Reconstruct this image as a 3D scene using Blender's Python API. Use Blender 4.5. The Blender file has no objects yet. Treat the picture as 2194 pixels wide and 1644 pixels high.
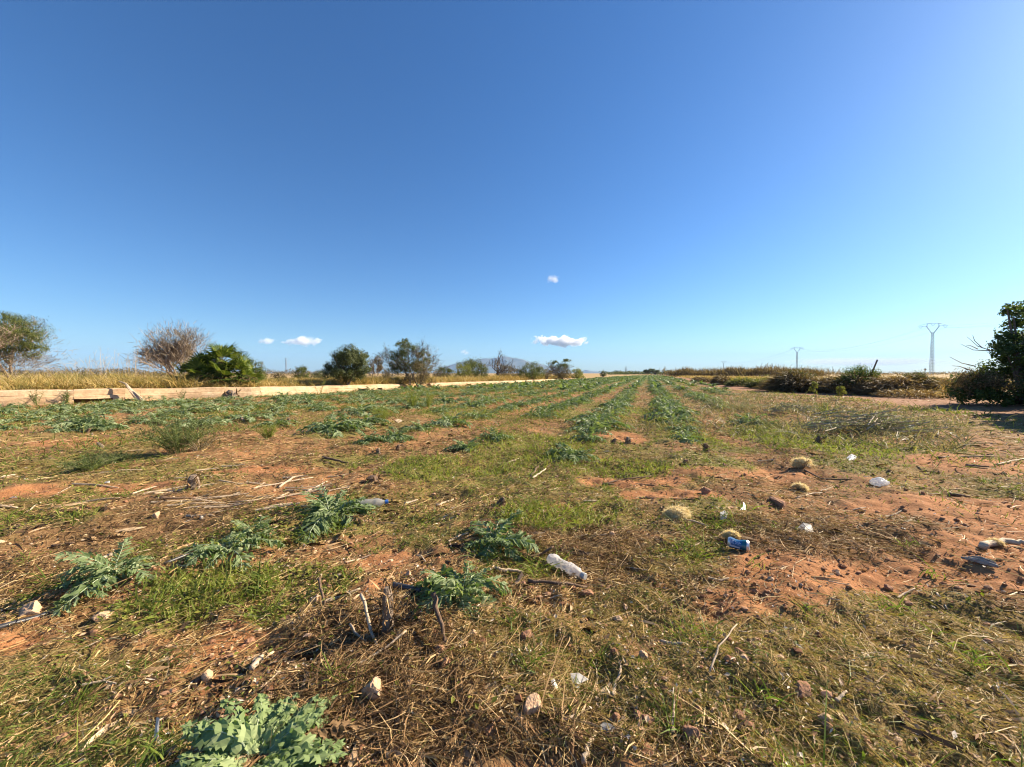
import bpy, math, random
import numpy as np
from math import radians as R, pi
from mathutils import Vector, Matrix

# ---------------------------------------------------------------- camera, sky, sun, exposure
sc = bpy.context.scene
COL = sc.collection
F_PX, CX, CY, CAM_H = 826.0, 1097.0, 822.0, 1.0
PITCH = math.atan(22.0 / F_PX)
cam_d = bpy.data.cameras.new('camera')
cam = bpy.data.objects.new('camera', cam_d); COL.objects.link(cam)
cam_d.sensor_width = 36.0; cam_d.lens = F_PX / 2194.0 * 36.0
cam_d.clip_start = 0.05; cam_d.clip_end = 80000.0
cam.location = (0, 0, CAM_H); cam.rotation_euler = (pi / 2 - PITCH, 0, 0)
sc.camera = cam

SUN_AZ, SUN_EL = R(68), R(29)             # azimuth clockwise from the view direction (+Y)
world = bpy.data.worlds.new('World'); sc.world = world; world.use_nodes = True
wn = world.node_tree; wn.nodes.clear()
sky = wn.nodes.new('ShaderNodeTexSky'); sky.sky_type = 'NISHITA'; sky.sun_disc = False
sky.sun_elevation = SUN_EL; sky.sun_rotation = SUN_AZ
sky.altitude = 0; sky.air_density = 1.0; sky.dust_density = 0.38; sky.ozone_density = 2.5
hsv = wn.nodes.new('ShaderNodeHueSaturation'); hsv.inputs['Saturation'].default_value = 1.2
wb = wn.nodes.new('ShaderNodeMix'); wb.data_type = 'RGBA'; wb.blend_type = 'MULTIPLY'; wb.inputs[0].default_value = 1.0
wb.inputs[7].default_value = (.67, .89, 1.12, 1)          # the camera's white balance
bg = wn.nodes.new('ShaderNodeBackground'); bg.inputs['Strength'].default_value = 0.05
wo = wn.nodes.new('ShaderNodeOutputWorld')
wn.links.new(sky.outputs[0], hsv.inputs['Color']); wn.links.new(hsv.outputs[0], wb.inputs[6]); wn.links.new(wb.outputs[2], bg.inputs['Color'])
wn.links.new(bg.outputs[0], wo.inputs['Surface'])

sun_d = bpy.data.lights.new('sun', 'SUN'); sun_d.energy = 5.0; sun_d.angle = R(0.53); sun_d.color = (1.0, 0.85, 0.64)
sun = bpy.data.objects.new('sun', sun_d); COL.objects.link(sun)
S = Vector((math.sin(SUN_AZ) * math.cos(SUN_EL), math.cos(SUN_AZ) * math.cos(SUN_EL), math.sin(SUN_EL)))
sun.rotation_euler = S.to_track_quat('Z', 'Y').to_euler(); sun.location = (30, 12, 25)

sc.view_settings.view_transform = 'Standard'; sc.view_settings.look = 'None'
sc.view_settings.gamma = 1.0; sc.view_settings.exposure = 1.48; sc.view_settings.use_curve_mapping = False
sc.cycles.max_bounces = 14; sc.cycles.diffuse_bounces = 3; sc.cycles.transparent_max_bounces = 12
sc.cycles.volume_bounces = 10; sc.cycles.use_denoising = True
sc.cycles.pixel_filter_type = 'BLACKMAN_HARRIS'; sc.cycles.filter_width = 1.1

# ---------------------------------------------------------------- helpers
rng = np.random.default_rng(11)
random.seed(5)
FW = np.array([0, math.cos(PITCH), -math.sin(PITCH)]); UP = np.array([0, math.sin(PITCH), math.cos(PITCH)])

def ray(px, py):
    return np.array([px - CX, 0, 0]) + (CY - py) * UP + F_PX * FW

def P(px, py, z=0.0):
    """point of the plane at height z that the photograph shows at (px, py)"""
    d = ray(px, py); t = (z - CAM_H) / d[2]
    return np.array([d[0] * t, d[1] * t, z])

def PD(px, py, D):
    """point at distance D (along Y) seen at (px, py)"""
    d = ray(px, py); t = D / d[1]
    return np.array([d[0] * t, D, CAM_H + d[2] * t])

def smooth(a, b, x):
    t = np.clip((x - a) / (b - a), 0, 1); return t * t * (3 - 2 * t)

def _hash(ix, iy, seed):
    h = (ix.astype(np.int64) * 374761393 + iy.astype(np.int64) * 668265263 + seed * 974711) & 0x7fffffff
    h = ((h ^ (h >> 13)) * 1274126177) & 0x7fffffff
    return ((h ^ (h >> 16)) & 0xffff) / 65535.0

def vnoise(x, y, seed=0):
    x0 = np.floor(x); y0 = np.floor(y); fx = x - x0; fy = y - y0
    fx = fx * fx * (3 - 2 * fx); fy = fy * fy * (3 - 2 * fy)
    a = _hash(x0, y0, seed); b = _hash(x0 + 1, y0, seed); c = _hash(x0, y0 + 1, seed); d = _hash(x0 + 1, y0 + 1, seed)
    return (a * (1 - fx) + b * fx) * (1 - fy) + (c * (1 - fx) + d * fx) * fy

def fbm(x, y, oct=3, seed=0):
    s = 0; a = 0.5; n = 0
    for i in range(oct):
        s = s + a * vnoise(x * 2 ** i + 17.3 * i, y * 2 ** i - 9.1 * i, seed + i); n += a; a *= 0.5
    return s / n

def unit(v):
    return v / np.maximum(np.linalg.norm(v, axis=-1, keepdims=True), 1e-9)

def new_mesh(name, verts, faces, mats, midx=None, smooth_shade=False, attrs=None):
    """faces: list of (M,k) int arrays"""
    me = bpy.data.meshes.new(name)
    verts = np.asarray(verts, dtype=np.float32)
    faces = [np.asarray(f, dtype=np.int32) for f in faces if len(f)]
    me.vertices.add(len(verts)); me.vertices.foreach_set('co', verts.ravel())
    loops = np.concatenate([f.ravel() for f in faces])
    tot = np.concatenate([np.full(len(f), f.shape[1], dtype=np.int32) for f in faces])
    st = np.concatenate([[0], np.cumsum(tot)[:-1]]).astype(np.int32)
    me.loops.add(len(loops)); me.loops.foreach_set('vertex_index', loops)
    me.polygons.add(len(tot)); me.polygons.foreach_set('loop_start', st)
    for m in (mats if isinstance(mats, (list, tuple)) else [mats]): me.materials.append(m)
    if midx is not None: me.polygons.foreach_set('material_index', np.asarray(midx, dtype=np.int32))
    me.polygons.foreach_set('use_smooth', np.full(len(tot), smooth_shade, dtype=bool))
    me.update(calc_edges=True)
    if attrs:
        for k, v in attrs.items():
            a = me.attributes.new(k, 'FLOAT', 'POINT'); a.data.foreach_set('value', np.asarray(v, dtype=np.float32))
    return me

def link(name, me, parent=None, loc=None, rot=None, scale=None):
    o = bpy.data.objects.new(name, me); COL.objects.link(o)
    if parent is not None: o.parent = parent
    if loc is not None: o.location = [float(c) for c in loc]
    if rot is not None: o.rotation_euler = [float(c) for c in rot]
    if scale is not None: o.scale = [float(c) for c in scale] if hasattr(scale, '__len__') else (scale,) * 3
    return o

def tag(o, label=None, cat=None, group=None, kind=None):
    if label: o['label'] = label
    if cat: o['category'] = cat
    if group: o['group'] = group
    if kind: o['kind'] = kind
    return o

def empty(name, loc, rz=0.0):
    o = link(name, None, None, loc, (0, 0, rz)); o.empty_display_size = 0.1; return o

def copy_thing(src, loc, rz, s, label, group):
    c = src.copy(); COL.objects.link(c)
    c.location = [float(v) for v in loc]; c.rotation_euler = (0, 0, rz); c.scale = (s,) * 3
    c['label'] = label
    if group: c['group'] = group
    for ch in src.children:
        d = ch.copy(); COL.objects.link(d); d.parent = c
    return c

class MB:
    def __init__(s): s.v = []; s.f = []; s.m = []; s.n = 0
    def add(s, v, f, mi=0):
        v = np.asarray(v, dtype=np.float64)
        for ff in (f if isinstance(f, list) else [f]):
            ff = np.asarray(ff)
            if len(ff): s.f.append(ff + s.n); s.m.append(np.full(len(ff), mi))
        s.v.append(v); s.n += len(v)
    def mesh(s, name, mats, smooth_shade=False, xf=None):
        v = np.concatenate(s.v)
        if xf is not None: v = xf(v)
        return new_mesh(name, v, s.f, mats, np.concatenate(s.m), smooth_shade)
    def obj(s, name, mats, parent=None, loc=None, smooth_shade=False, rot=None, scale=None):
        return link(name, s.mesh(name, mats, smooth_shade), parent, loc, rot, scale)

def ribbons(p, d, L, W, bend, side=None, nseg=2, tip=0.15, root=0.7):
    n = len(p); L = np.broadcast_to(L, (n,))[:, None]; W = np.broadcast_to(W, (n,))[:, None]
    d = unit(d)
    if side is None:
        r = unit(rng.normal(size=(n, 3))); side = unit(np.cross(d, r))
    vs = []
    for i in range(nseg + 1):
        t = i / nseg
        c = p + d * L * t + bend * L * t * t
        w = W * 0.5 * (root + (1 - root) * min(1, t * 2.5)) * (1 if t < 0.6 else 1 - (1 - tip) * (t - 0.6) / 0.4)
        vs += [c - side * w, c + side * w]
    v = np.stack(vs, 1).reshape(-1, 3)
    k = 2 * (nseg + 1); base = np.arange(n)[:, None] * k
    q = np.concatenate([base + np.array([2 * i, 2 * i + 1, 2 * i + 3, 2 * i + 2]) for i in range(nseg)])
    return v, q

def leaf_quads(p, n, L, W):
    """diamond leaves: position, random orientation about normal n"""
    k = len(p); n = unit(n); r = unit(rng.normal(size=(k, 3))); a = unit(np.cross(n, r)); b = np.cross(n, a)
    L = np.broadcast_to(L, (k,))[:, None]; W = np.broadcast_to(W, (k,))[:, None]
    v = np.stack([p - a * L / 2, p + b * W / 2 + n * W * .18, p + a * L / 2, p - b * W / 2 + n * W * .18], 1).reshape(-1, 3)
    return v, np.arange(k * 4).reshape(k, 4)

def tube(mb, pts, rad, sides=5, mi=0, cap=True, jit=0.0):
    pts = np.asarray(pts, float); n = len(pts); rad = np.broadcast_to(rad, (n,))
    t = unit(np.gradient(pts, axis=0)); ref = np.array([0, 0, 1.0]) if abs(t[0][2]) < .9 else np.array([1.0, 0, 0])
    a = unit(np.cross(t, ref)); b = np.cross(t, a)
    ang = np.arange(sides) * 2 * pi / sides
    r = rad[:, None] * (1 + jit * rng.normal(size=(n, sides)))
    v = pts[:, None, :] + (a[:, None, :] * np.cos(ang)[None, :, None] + b[:, None, :] * np.sin(ang)[None, :, None]) * r[:, :, None]
    i = np.arange(n - 1)[:, None] * sides; j = np.arange(sides)[None]; j2 = (j + 1) % sides
    q = np.stack([i + j, i + j2, i + sides + j2, i + sides + j], -1).reshape(-1, 4)
    fs = [q]
    if cap: fs += [np.arange(sides)[None, ::-1], (np.arange(sides) + (n - 1) * sides)[None]]
    mb.add(v.reshape(-1, 3), fs, mi)

ICO = None
def ico(sub):
    import bmesh
    bm = bmesh.new(); bmesh.ops.create_icosphere(bm, subdivisions=sub, radius=1.0)
    v = np.array([x.co[:] for x in bm.verts]); f = np.array([[y.index for y in x.verts] for x in bm.faces]); bm.free()
    return v, f

def lathe(mb, prof, n=20, mi=0, dent=None):
    """profile of (radius, x) turned round the X axis"""
    prof = np.array(prof, float); m = len(prof); a = np.arange(n) * 2 * pi / n
    v = np.stack([np.repeat(prof[:, 1], n), (prof[:, 0][:, None] * np.cos(a)).ravel(), (prof[:, 0][:, None] * np.sin(a)).ravel()], 1)
    if dent is not None: v = dent(v)
    i = np.arange(m - 1)[:, None] * n; j = np.arange(n)[None]; j2 = (j + 1) % n
    mb.add(v, np.stack([i + j, i + j2, i + n + j2, i + n + j], -1).reshape(-1, 4), mi)

# ---------------------------------------------------------------- materials
def nodes(name):
    m = bpy.data.materials.new(name); m.use_nodes = True; nt = m.node_tree; nt.nodes.clear()
    return m, nt, nt.nodes.new('ShaderNodeOutputMaterial')

def N(nt, typ, **kw):
    n = nt.nodes.new(typ)
    for k, v in kw.items():
        if k in n.inputs: n.inputs[k].default_value = v
        else: setattr(n, k, v)
    return n

def ramp(nt, fac, stops, interp='LINEAR'):
    r = nt.nodes.new('ShaderNodeValToRGB'); r.color_ramp.interpolation = interp
    e = r.color_ramp.elements
    while len(e) < len(stops): e.new(0.5)
    for i, (p, c) in enumerate(stops): e[i].position = p; e[i].color = (*c, 1) if len(c) == 3 else c
    nt.links.new(fac, r.inputs[0]); return r.outputs[0]

def mixc(nt, fac, a, b, mode='MIX'):
    m = nt.nodes.new('ShaderNodeMix'); m.data_type = 'RGBA'; m.blend_type = mode
    for i, x in ((0, fac), (6, a), (7, b)):
        if isinstance(x, (int, float)): m.inputs[i].default_value = x
        elif isinstance(x, tuple): m.inputs[i].default_value = (*x, 1)
        else: nt.links.new(x, m.inputs[i])
    return m.outputs[2]

def math_(nt, op, a, b=0.0, c=0.0):
    m = nt.nodes.new('ShaderNodeMath'); m.operation = op
    for i, x in enumerate((a, b, c)):
        if isinstance(x, (int, float)): m.inputs[i].default_value = x
        else: nt.links.new(x, m.inputs[i])
    return m.outputs[0]

def noise(nt, scale, detail=4, rough=.6, coord='Object'):
    tc = nt.nodes.new('ShaderNodeTexCoord'); n = N(nt, 'ShaderNodeTexNoise', Scale=scale, Detail=detail, Roughness=rough)
    nt.links.new(tc.outputs[coord], n.inputs['Vector']); return n.outputs['Fac']

def plant_mat(name, stops, trans=0.35, rough=0.55, by='island', tint=(1.1, 1.15, .6), wob=0.25, nscale=6.0):
    """thin plant matter: colour varies piece by piece, light passes through"""
    m, nt, out = nodes(name)
    if by == 'object':
        f = N(nt, 'ShaderNodeObjectInfo').outputs['Random']
    else:
        f = N(nt, 'ShaderNodeNewGeometry').outputs['Random Per Island']
    nz = noise(nt, nscale, 3)
    f2 = math_(nt, 'ADD', f, math_(nt, 'MULTIPLY', math_(nt, 'SUBTRACT', nz, .5), wob * 2))
    if 'artichoke' in name: f2 = math_(nt, 'ADD', math_(nt, 'MULTIPLY', f2, .7), math_(nt, 'MULTIPLY', N(nt, 'ShaderNodeObjectInfo').outputs['Random'], .34))
    c = ramp(nt, f2, stops)
    b = N(nt, 'ShaderNodeBsdfPrincipled', Roughness=rough); b.inputs['Specular IOR Level'].default_value = .18
    nt.links.new(c, b.inputs['Base Color'])
    if trans > 0:
        t = N(nt, 'ShaderNodeBsdfTranslucent'); nt.links.new(mixc(nt, 1.0, c, tint, 'MULTIPLY'), t.inputs['Color'])
        mx = N(nt, 'ShaderNodeMixShader', Fac=trans); nt.links.new(b.outputs[0], mx.inputs[1]); nt.links.new(t.outputs[0], mx.inputs[2])
        nt.links.new(mx.outputs[0], out.inputs[0])
    else: nt.links.new(b.outputs[0], out.inputs[0])
    return m

def solid_mat(name, a, b, scale=20, rough=.85, bump=.3, detail=5, bscale=None, metal=0.0, alpha=None, spec=.3):
    m, nt, out = nodes(name)
    c = ramp(nt, noise(nt, scale, detail), [(.3, a), (.7, b)])
    p = N(nt, 'ShaderNodeBsdfPrincipled', Roughness=rough, Metallic=metal); p.inputs['Specular IOR Level'].default_value = spec
    if alpha is not None: p.inputs['Alpha'].default_value = alpha
    nt.links.new(c, p.inputs['Base Color'])
    if bump:
        bp = N(nt, 'ShaderNodeBump', Strength=bump, Distance=.02); nt.links.new(noise(nt, bscale or scale * 3, 6, .65), bp.inputs['Height'])
        nt.links.new(bp.outputs[0], p.inputs['Normal'])
    nt.links.new(p.outputs[0], out.inputs[0]); return m

M_straw = plant_mat('straw', [(0, (.07, .04, .018)), (.25, (.21, .125, .05)), (.55, (.40, .265, .11)), (.85, (.54, .39, .18)), (1, (.66, .53, .32))], .12, .6, wob=.05)
M_mat = plant_mat('brown_thatch', [(0, (.04, .022, .011)), (.4, (.15, .085, .038)), (.75, (.31, .19, .088)), (1, (.48, .34, .17))], .1, .7, wob=.05)
M_grass = plant_mat('short_grass', [(0, (.46, .33, .16)), (.35, (.40, .29, .12)), (.62, (.29, .235, .085)), (.82, (.15, .17, .04)), (1, (.13, .19, .03))], .35)
M_green = plant_mat('green_blades', [(0, (.10, .15, .03)), (.5, (.15, .22, .035)), (1, (.24, .28, .05))], .45)
M_turf = plant_mat('green_turf', [(0, (.06, .10, .02)), (.5, (.11, .16, .03)), (.85, (.18, .21, .05)), (1, (.30, .26, .11))], .4, wob=.1)
M_weed = plant_mat('field_weed', [(0, (.07, .11, .022)), (.5, (.14, .19, .035)), (.8, (.25, .25, .06)), (1, (.38, .32, .13))], .4)
M_moss = plant_mat('seedling', [(0, (.10, .13, .02)), (.5, (.19, .21, .035)), (1, (.28, .28, .06))], .35)
M_litter = plant_mat('leaf_crumb', [(0, (.16, .08, .04)), (.5, (.36, .22, .12)), (.85, (.50, .37, .24)), (1, (.68, .60, .50))], .1, .7, wob=.05)
M_art = plant_mat('artichoke_leaf', [(0, (.09, .14, .055)), (.45, (.165, .22, .095)), (.85, (.30, .35, .20)), (1, (.34, .34, .14))], .32, .55, tint=(1.05, 1.2, .4), wob=.35)
M_artb = plant_mat('artichoke_leaf_light', [(0, (.14, .20, .07)), (.5, (.22, .29, .12)), (1, (.34, .40, .20))], .32, .55, tint=(1.0, 1.2, .45))
M_rib = solid_mat('leaf_rib', (.28, .34, .20), (.36, .41, .26), 30, .6, 0)
M_dry = plant_mat('dry_grass', [(0, (.15, .15, .04)), (.25, (.28, .23, .06)), (.6, (.46, .31, .10)), (.85, (.52, .39, .15)), (1, (.62, .50, .26))], .35, .6, tint=(1.1, 1.0, .7), wob=.75, nscale=.55)
M_clump = plant_mat('grass_clump', [(0, (.13, .14, .04)), (.4, (.25, .22, .07)), (.8, (.40, .31, .11)), (1, (.50, .40, .18))], .4, wob=.8, nscale=.5)
M_curl = plant_mat('curled_leaf', [(0, (.025, .015, .01)), (.35, (.07, .04, .022)), (.6, (.19, .11, .055)), (.85, (.42, .28, .15)), (1, (.62, .48, .32))], .1, .8, wob=.05)
M_reed = plant_mat('dry_reed', [(0, (.33, .25, .17)), (1, (.55, .44, .32))], .2)
M_twig = plant_mat('grey_twig', [(0, (.12, .09, .06)), (.5, (.22, .175, .125)), (1, (.36, .30, .22))], 0, .9, wob=.1)
M_olive = plant_mat('olive_leaf', [(0, (.05, .065, .025)), (.6, (.095, .115, .045)), (1, (.17, .19, .085))], .3)
M_leaf = plant_mat('green_leaf', [(0, (.06, .085, .025)), (.6, (.11, .13, .035)), (1, (.19, .19, .05))], .35)
M_brownleaf = plant_mat('brown_leaf', [(0, (.09, .075, .04)), (.6, (.16, .125, .065)), (1, (.25, .19, .10))], .25)
M_yleaf = plant_mat('yellow_green_leaf', [(0, (.14, .16, .04)), (1, (.29, .29, .08))], .45)
M_fig = plant_mat('broad_leaf', [(0, (.045, .075, .022)), (.6, (.08, .12, .03)), (1, (.14, .18, .045))], .4)
M_palm = plant_mat('palm_leaf', [(0, (.07, .105, .02)), (.6, (.13, .17, .03)), (1, (.25, .26, .06))], .38, .45)
M_feather = plant_mat('feathery_weed', [(0, (.09, .125, .045)), (.7, (.15, .18, .07)), (1, (.24, .24, .11))], .4)
M_lime = plant_mat('lime_weed', [(0, (.16, .20, .04)), (1, (.28, .29, .08))], .45)
M_sage = plant_mat('sage_leaf', [(0, (.10, .12, .07)), (.5, (.19, .21, .12)), (.8, (.32, .31, .20)), (1, (.52, .46, .33))], .3, wob=.1)
M_sage2 = plant_mat('dry_weed', [(0, (.09, .09, .05)), (.4, (.15, .15, .08)), (.7, (.26, .22, .13)), (1, (.40, .32, .20))], .3, wob=.1)
M_scrub = plant_mat('scrub', [(0, (.07, .05, .028)), (.5, (.17, .115, .055)), (.8, (.27, .19, .09)), (1, (.40, .29, .15))], .3, wob=.6, nscale=1.2)
M_dryscrub = plant_mat('dry_scrub', [(0, (.14, .085, .045)), (.5, (.27, .175, .09)), (1, (.44, .32, .18))], .3)
M_scrubg = plant_mat('scrub_green', [(0, (.05, .06, .02)), (.6, (.10, .11, .035)), (1, (.20, .19, .07))], .3)
M_bark = solid_mat('bark', (.09, .07, .055), (.20, .16, .13), 14, .9, .5)
M_greybark = solid_mat('grey_bark', (.19, .14, .10), (.33, .26, .20), 14, .9, .3)
M_stick = solid_mat('pale_stick', (.34, .25, .16), (.58, .47, .34), 25, .8, .4)
M_dstick = solid_mat('dark_stick', (.09, .055, .035), (.20, .13, .085), 25, .85, .5)
M_stump = solid_mat('dead_stump', (.12, .085, .06), (.34, .26, .19), 40, .9, .6)
M_stone = solid_mat('tan_stone', (.42, .25, .14), (.62, .44, .28), 18, .9, .5, bscale=50)
M_redstone = solid_mat('red_clod', (.25, .125, .07), (.40, .22, .13), 18, .95, .6, bscale=60)
M_white = solid_mat('white_plastic', (.42, .40, .37), (.58, .56, .52), 12, .35, .1, spec=.5)
M_grey = solid_mat('grey_plastic', (.30, .29, .27), (.45, .44, .41), 12, .5, .1)
M_dgrey = solid_mat('dull_grey_plastic', (.16, .155, .15), (.26, .25, .24), 30, .6, .1)
M_hose = solid_mat('black_pipe', (.025, .025, .027), (.05, .05, .055), 20, .38, .05, spec=.5)
M_fluff = plant_mat('thistle_down', [(0, (.56, .42, .19)), (.5, (.74, .60, .33)), (1, (.86, .78, .56))], .6, .8, tint=(1, 1, .9), wob=.05)
M_down = solid_mat('matted_down', (.46, .33, .15), (.68, .54, .30), 45, .95, .5)
M_steel = solid_mat('galvanised_steel', (.20, .23, .28), (.28, .31, .36), 2, .6, 0)
M_clod = plant_mat('soil_clod', [(0, (.16, .075, .04)), (.5, (.27, .135, .075)), (.85, (.38, .215, .125)), (1, (.52, .37, .25))], 0, .95, wob=.05)

# ---------------------------------------------------------------- the lie of the land
ROW_T = math.tan(R(19.5))                                   # rows run 19.5 degrees right of the view
ROW_D = np.array([math.sin(R(19.5)), math.cos(R(19.5))])
WALL_A = np.array([(-24, 3.5), (-15.2, 12), (-12.9, 14.5), (-10.7, 16.2), (-8.6, 20.3), (-6.9, 24.0)])
WALL_B = np.array([(-5.9, 28.3), (.1, 37.5), (4.9, 48.6), (14.8, 75)])
WALL = np.concatenate([WALL_A, WALL_B, [(60, 180)]])
BANK = np.array([(13.5, 4), (15.5, 9.5), (17.6, 14.5), (17.3, 18), (16.6, 22), (18.5, 30), (21.8, 38), (29.5, 63), (75, 190)])

def sdist(x, y, line):
    """signed distance to a polyline, positive on its left"""
    best = np.full(x.shape, 1e9); sg = np.ones(x.shape); tt = np.zeros(x.shape)
    for i in range(len(line) - 1):
        a, b = line[i], line[i + 1]; d = b - a; L2 = d @ d
        t = np.clip(((x - a[0]) * d[0] + (y - a[1]) * d[1]) / L2, 0, 1)
        dist = np.hypot(x - a[0] - t * d[0], y - a[1] - t * d[1])
        s = d[0] * (y - a[1]) - d[1] * (x - a[0])
        m = dist < best
        best = np.where(m, dist, best); sg = np.where(m, np.sign(s), sg); tt = np.where(m, i + t, tt)
    return best * sg, tt

def ground_z(x, y):
    x = np.asarray(x, float); y = np.asarray(y, float)
    r = np.hypot(x, y); near = np.exp(-(r / 16.0) ** 2)
    z = (fbm(x * .9, y * .9, 2, 3) - .5) * .07 * np.clip(r / 2, .3, 1) * np.exp(-(r / 60) ** 2)
    u = (x - ROW_T * y - .54) / 1.47
    z = z + .022 * np.cos(2 * pi * u) * np.exp(-(r / 40) ** 2) * (x < 5 + y * .45)
    z = z + near * ((fbm(x * 4, y * 4, 3, 7) - .5) * .085 + (fbm(x * 13, y * 13, 3, 9) - .5) * .046)
    sd, tt = sdist(x, y, WALL)
    h = np.interp(tt, [0, 5, 6, 8, 9, 10], [.42, .36, .26, .15, .05, 0])
    z = z + h * smooth(.2, .6, sd) + .15 * smooth(4, 30, sd) * (fbm(x * .12, y * .12, 2, 21))
    sb, _ = sdist(x, y, BANK)
    z = z + .34 * smooth(.1, 1.2, -sb) * np.exp(-(y / 90.0) ** 2) * (y > 0)
    # the track along the foot of the bank
    z = z - .05 * np.exp(-((sb - 2.6) / 1.3) ** 2) * np.exp(-(r / 45) ** 2)
    return z

def gz(x, y): return float(ground_z(np.array([x]), np.array([y]))[0])

def patch(px, py, rx, ry, s=1.0):
    c = P(px, py); D = c[1]
    return (c[0], D, max(rx * D / F_PX, .03), max(ry * D * D / F_PX, .03), s)

MOSS = [patch(*a) for a in [(910, 1005, 90, 26, 1.3), (1140, 962, 130, 36, 1.3), (1330, 1000, 110, 22), (760, 985, 90, 16), (620, 1240, 150, 40), (330, 1320, 120, 40), (1180, 1110, 130, 30), (560, 1150, 120, 22), (1480, 1180, 90, 22), (240, 985, 120, 14), (1050, 1005, 60, 15), (1690, 940, 90, 30, 1.5), (1400, 882, 45, 12, 1.2),
        (1250, 892, 60, 15), (450, 1262, 130, 60), (610, 1285, 70, 45), (1080, 1025, 80, 22), (1270, 1090, 70, 28), (150, 1122, 60, 18),
        (1500, 990, 110, 20), (1290, 870, 60, 10), (1560, 960, 60, 12), (980, 880, 80, 14), (700, 930, 70, 12), (1800, 1000, 90, 18), (1120, 1210, 120, 40), (1500, 945, 60, 12)]]
GRASS = [patch(*a) for a in [(40, 1490, 190, 120, 1.5), (150, 1610, 280, 70, 1.5), (1900, 1480, 380, 210, 1.7), (1270, 1480, 150, 120, 1.3), (1150, 1390, 190, 90, 1.2),
         (2000, 1320, 200, 60, 1.5), (930, 1145, 90, 28), (1350, 1300, 150, 60), (2050, 1600, 260, 110, 1.7), (1450, 1200, 120, 50)]]
BARE = [patch(*a) for a in [(1900, 1190, 320, 50, 1.5), (1740, 1250, 180, 42, 1.5), (2150, 1110, 200, 55, 1.4), (2130, 1000, 170, 26, 1.1), (1960, 1090, 160, 22), (2050, 1190, 280, 55, 1.5), (1560, 1380, 100, 60, 1.2), (1640, 1300, 140, 45, 1.3), (20, 1385, 80, 26), (820, 1195, 60, 24),
        (640, 1075, 90, 22), (1590, 1015, 180, 18), (1370, 1030, 130, 16), (520, 1350, 70, 55), (1610, 1440, 80, 40), (1250, 985, 60, 12), (1180, 990, 40, 12),
        (1540, 905, 60, 12), (1330, 935, 60, 10), (60, 1060, 80, 16), (300, 1040, 120, 14), (560, 1010, 120, 10), (150, 950, 150, 10), (1430, 1060, 120, 14), (2100, 1230, 180, 50), (780, 1260, 60, 18)]]
MATT = [patch(*a) for a in [(830, 1470, 230, 140), (1000, 1590, 330, 70), (150, 1220, 240, 50), (330, 1140, 260, 50), (1700, 1150, 260, 50), (1250, 1170, 200, 60), (760, 1360, 160, 60), (430, 1090, 200, 40)]]

def mask(x, y, lst, ns=3.0, seed=31):
    m = np.zeros(np.shape(x))
    for cx, cy, rx, ry, s in lst:
        m = np.maximum(m, s * np.exp(-((x - cx) / rx) ** 2 - ((y - cy) / ry) ** 2))
    n = fbm(x * ns, y * ns, 3, seed)
    return np.clip(smooth(.25, .62, m * (.55 + .9 * n)), 0, 1)

def field_masks(x, y):
    x = np.asarray(x, float); y = np.asarray(y, float); r = np.hypot(x, y)
    sd, _ = sdist(x, y, WALL); sb, _ = sdist(x, y, BANK)
    bare = mask(x, y, BARE); moss = mask(x, y, MOSS, 4, 33); grass = mask(x, y, GRASS, 3, 35); matt = mask(x, y, MATT, 3, 37)
    g2 = smooth(.44, .60, fbm(x * .8 + 5, y * .8, 3, 41)); b2 = smooth(.60, .76, fbm(x * .6, y * .6 + 9, 3, 43))
    infield = (sd < -.2) & (sb > 3)
    moss = np.maximum(moss, g2 * (.80 - .35 * smooth(6, 10, r)) * (r > 2.6) * infield * (1 - bare)); bare = np.maximum(bare, b2 * .6 * (r > 5) * (1 - moss))
    track = np.exp(-((sb - 2.4) / 2.0) ** 4) * (sb > -.3) * (r > 6.5)
    bare = np.maximum(bare * (1 - .5 * grass), track)
    dry = smooth(.1, .6, sd) + smooth(.6, 1.5, -sb) * (y > 0)
    far = smooth(25, 70, r) * infield
    return dict(bare=bare, moss=moss, grass=grass, matt=matt, track=track, dry=np.clip(dry, 0, 1), far=far)

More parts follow.
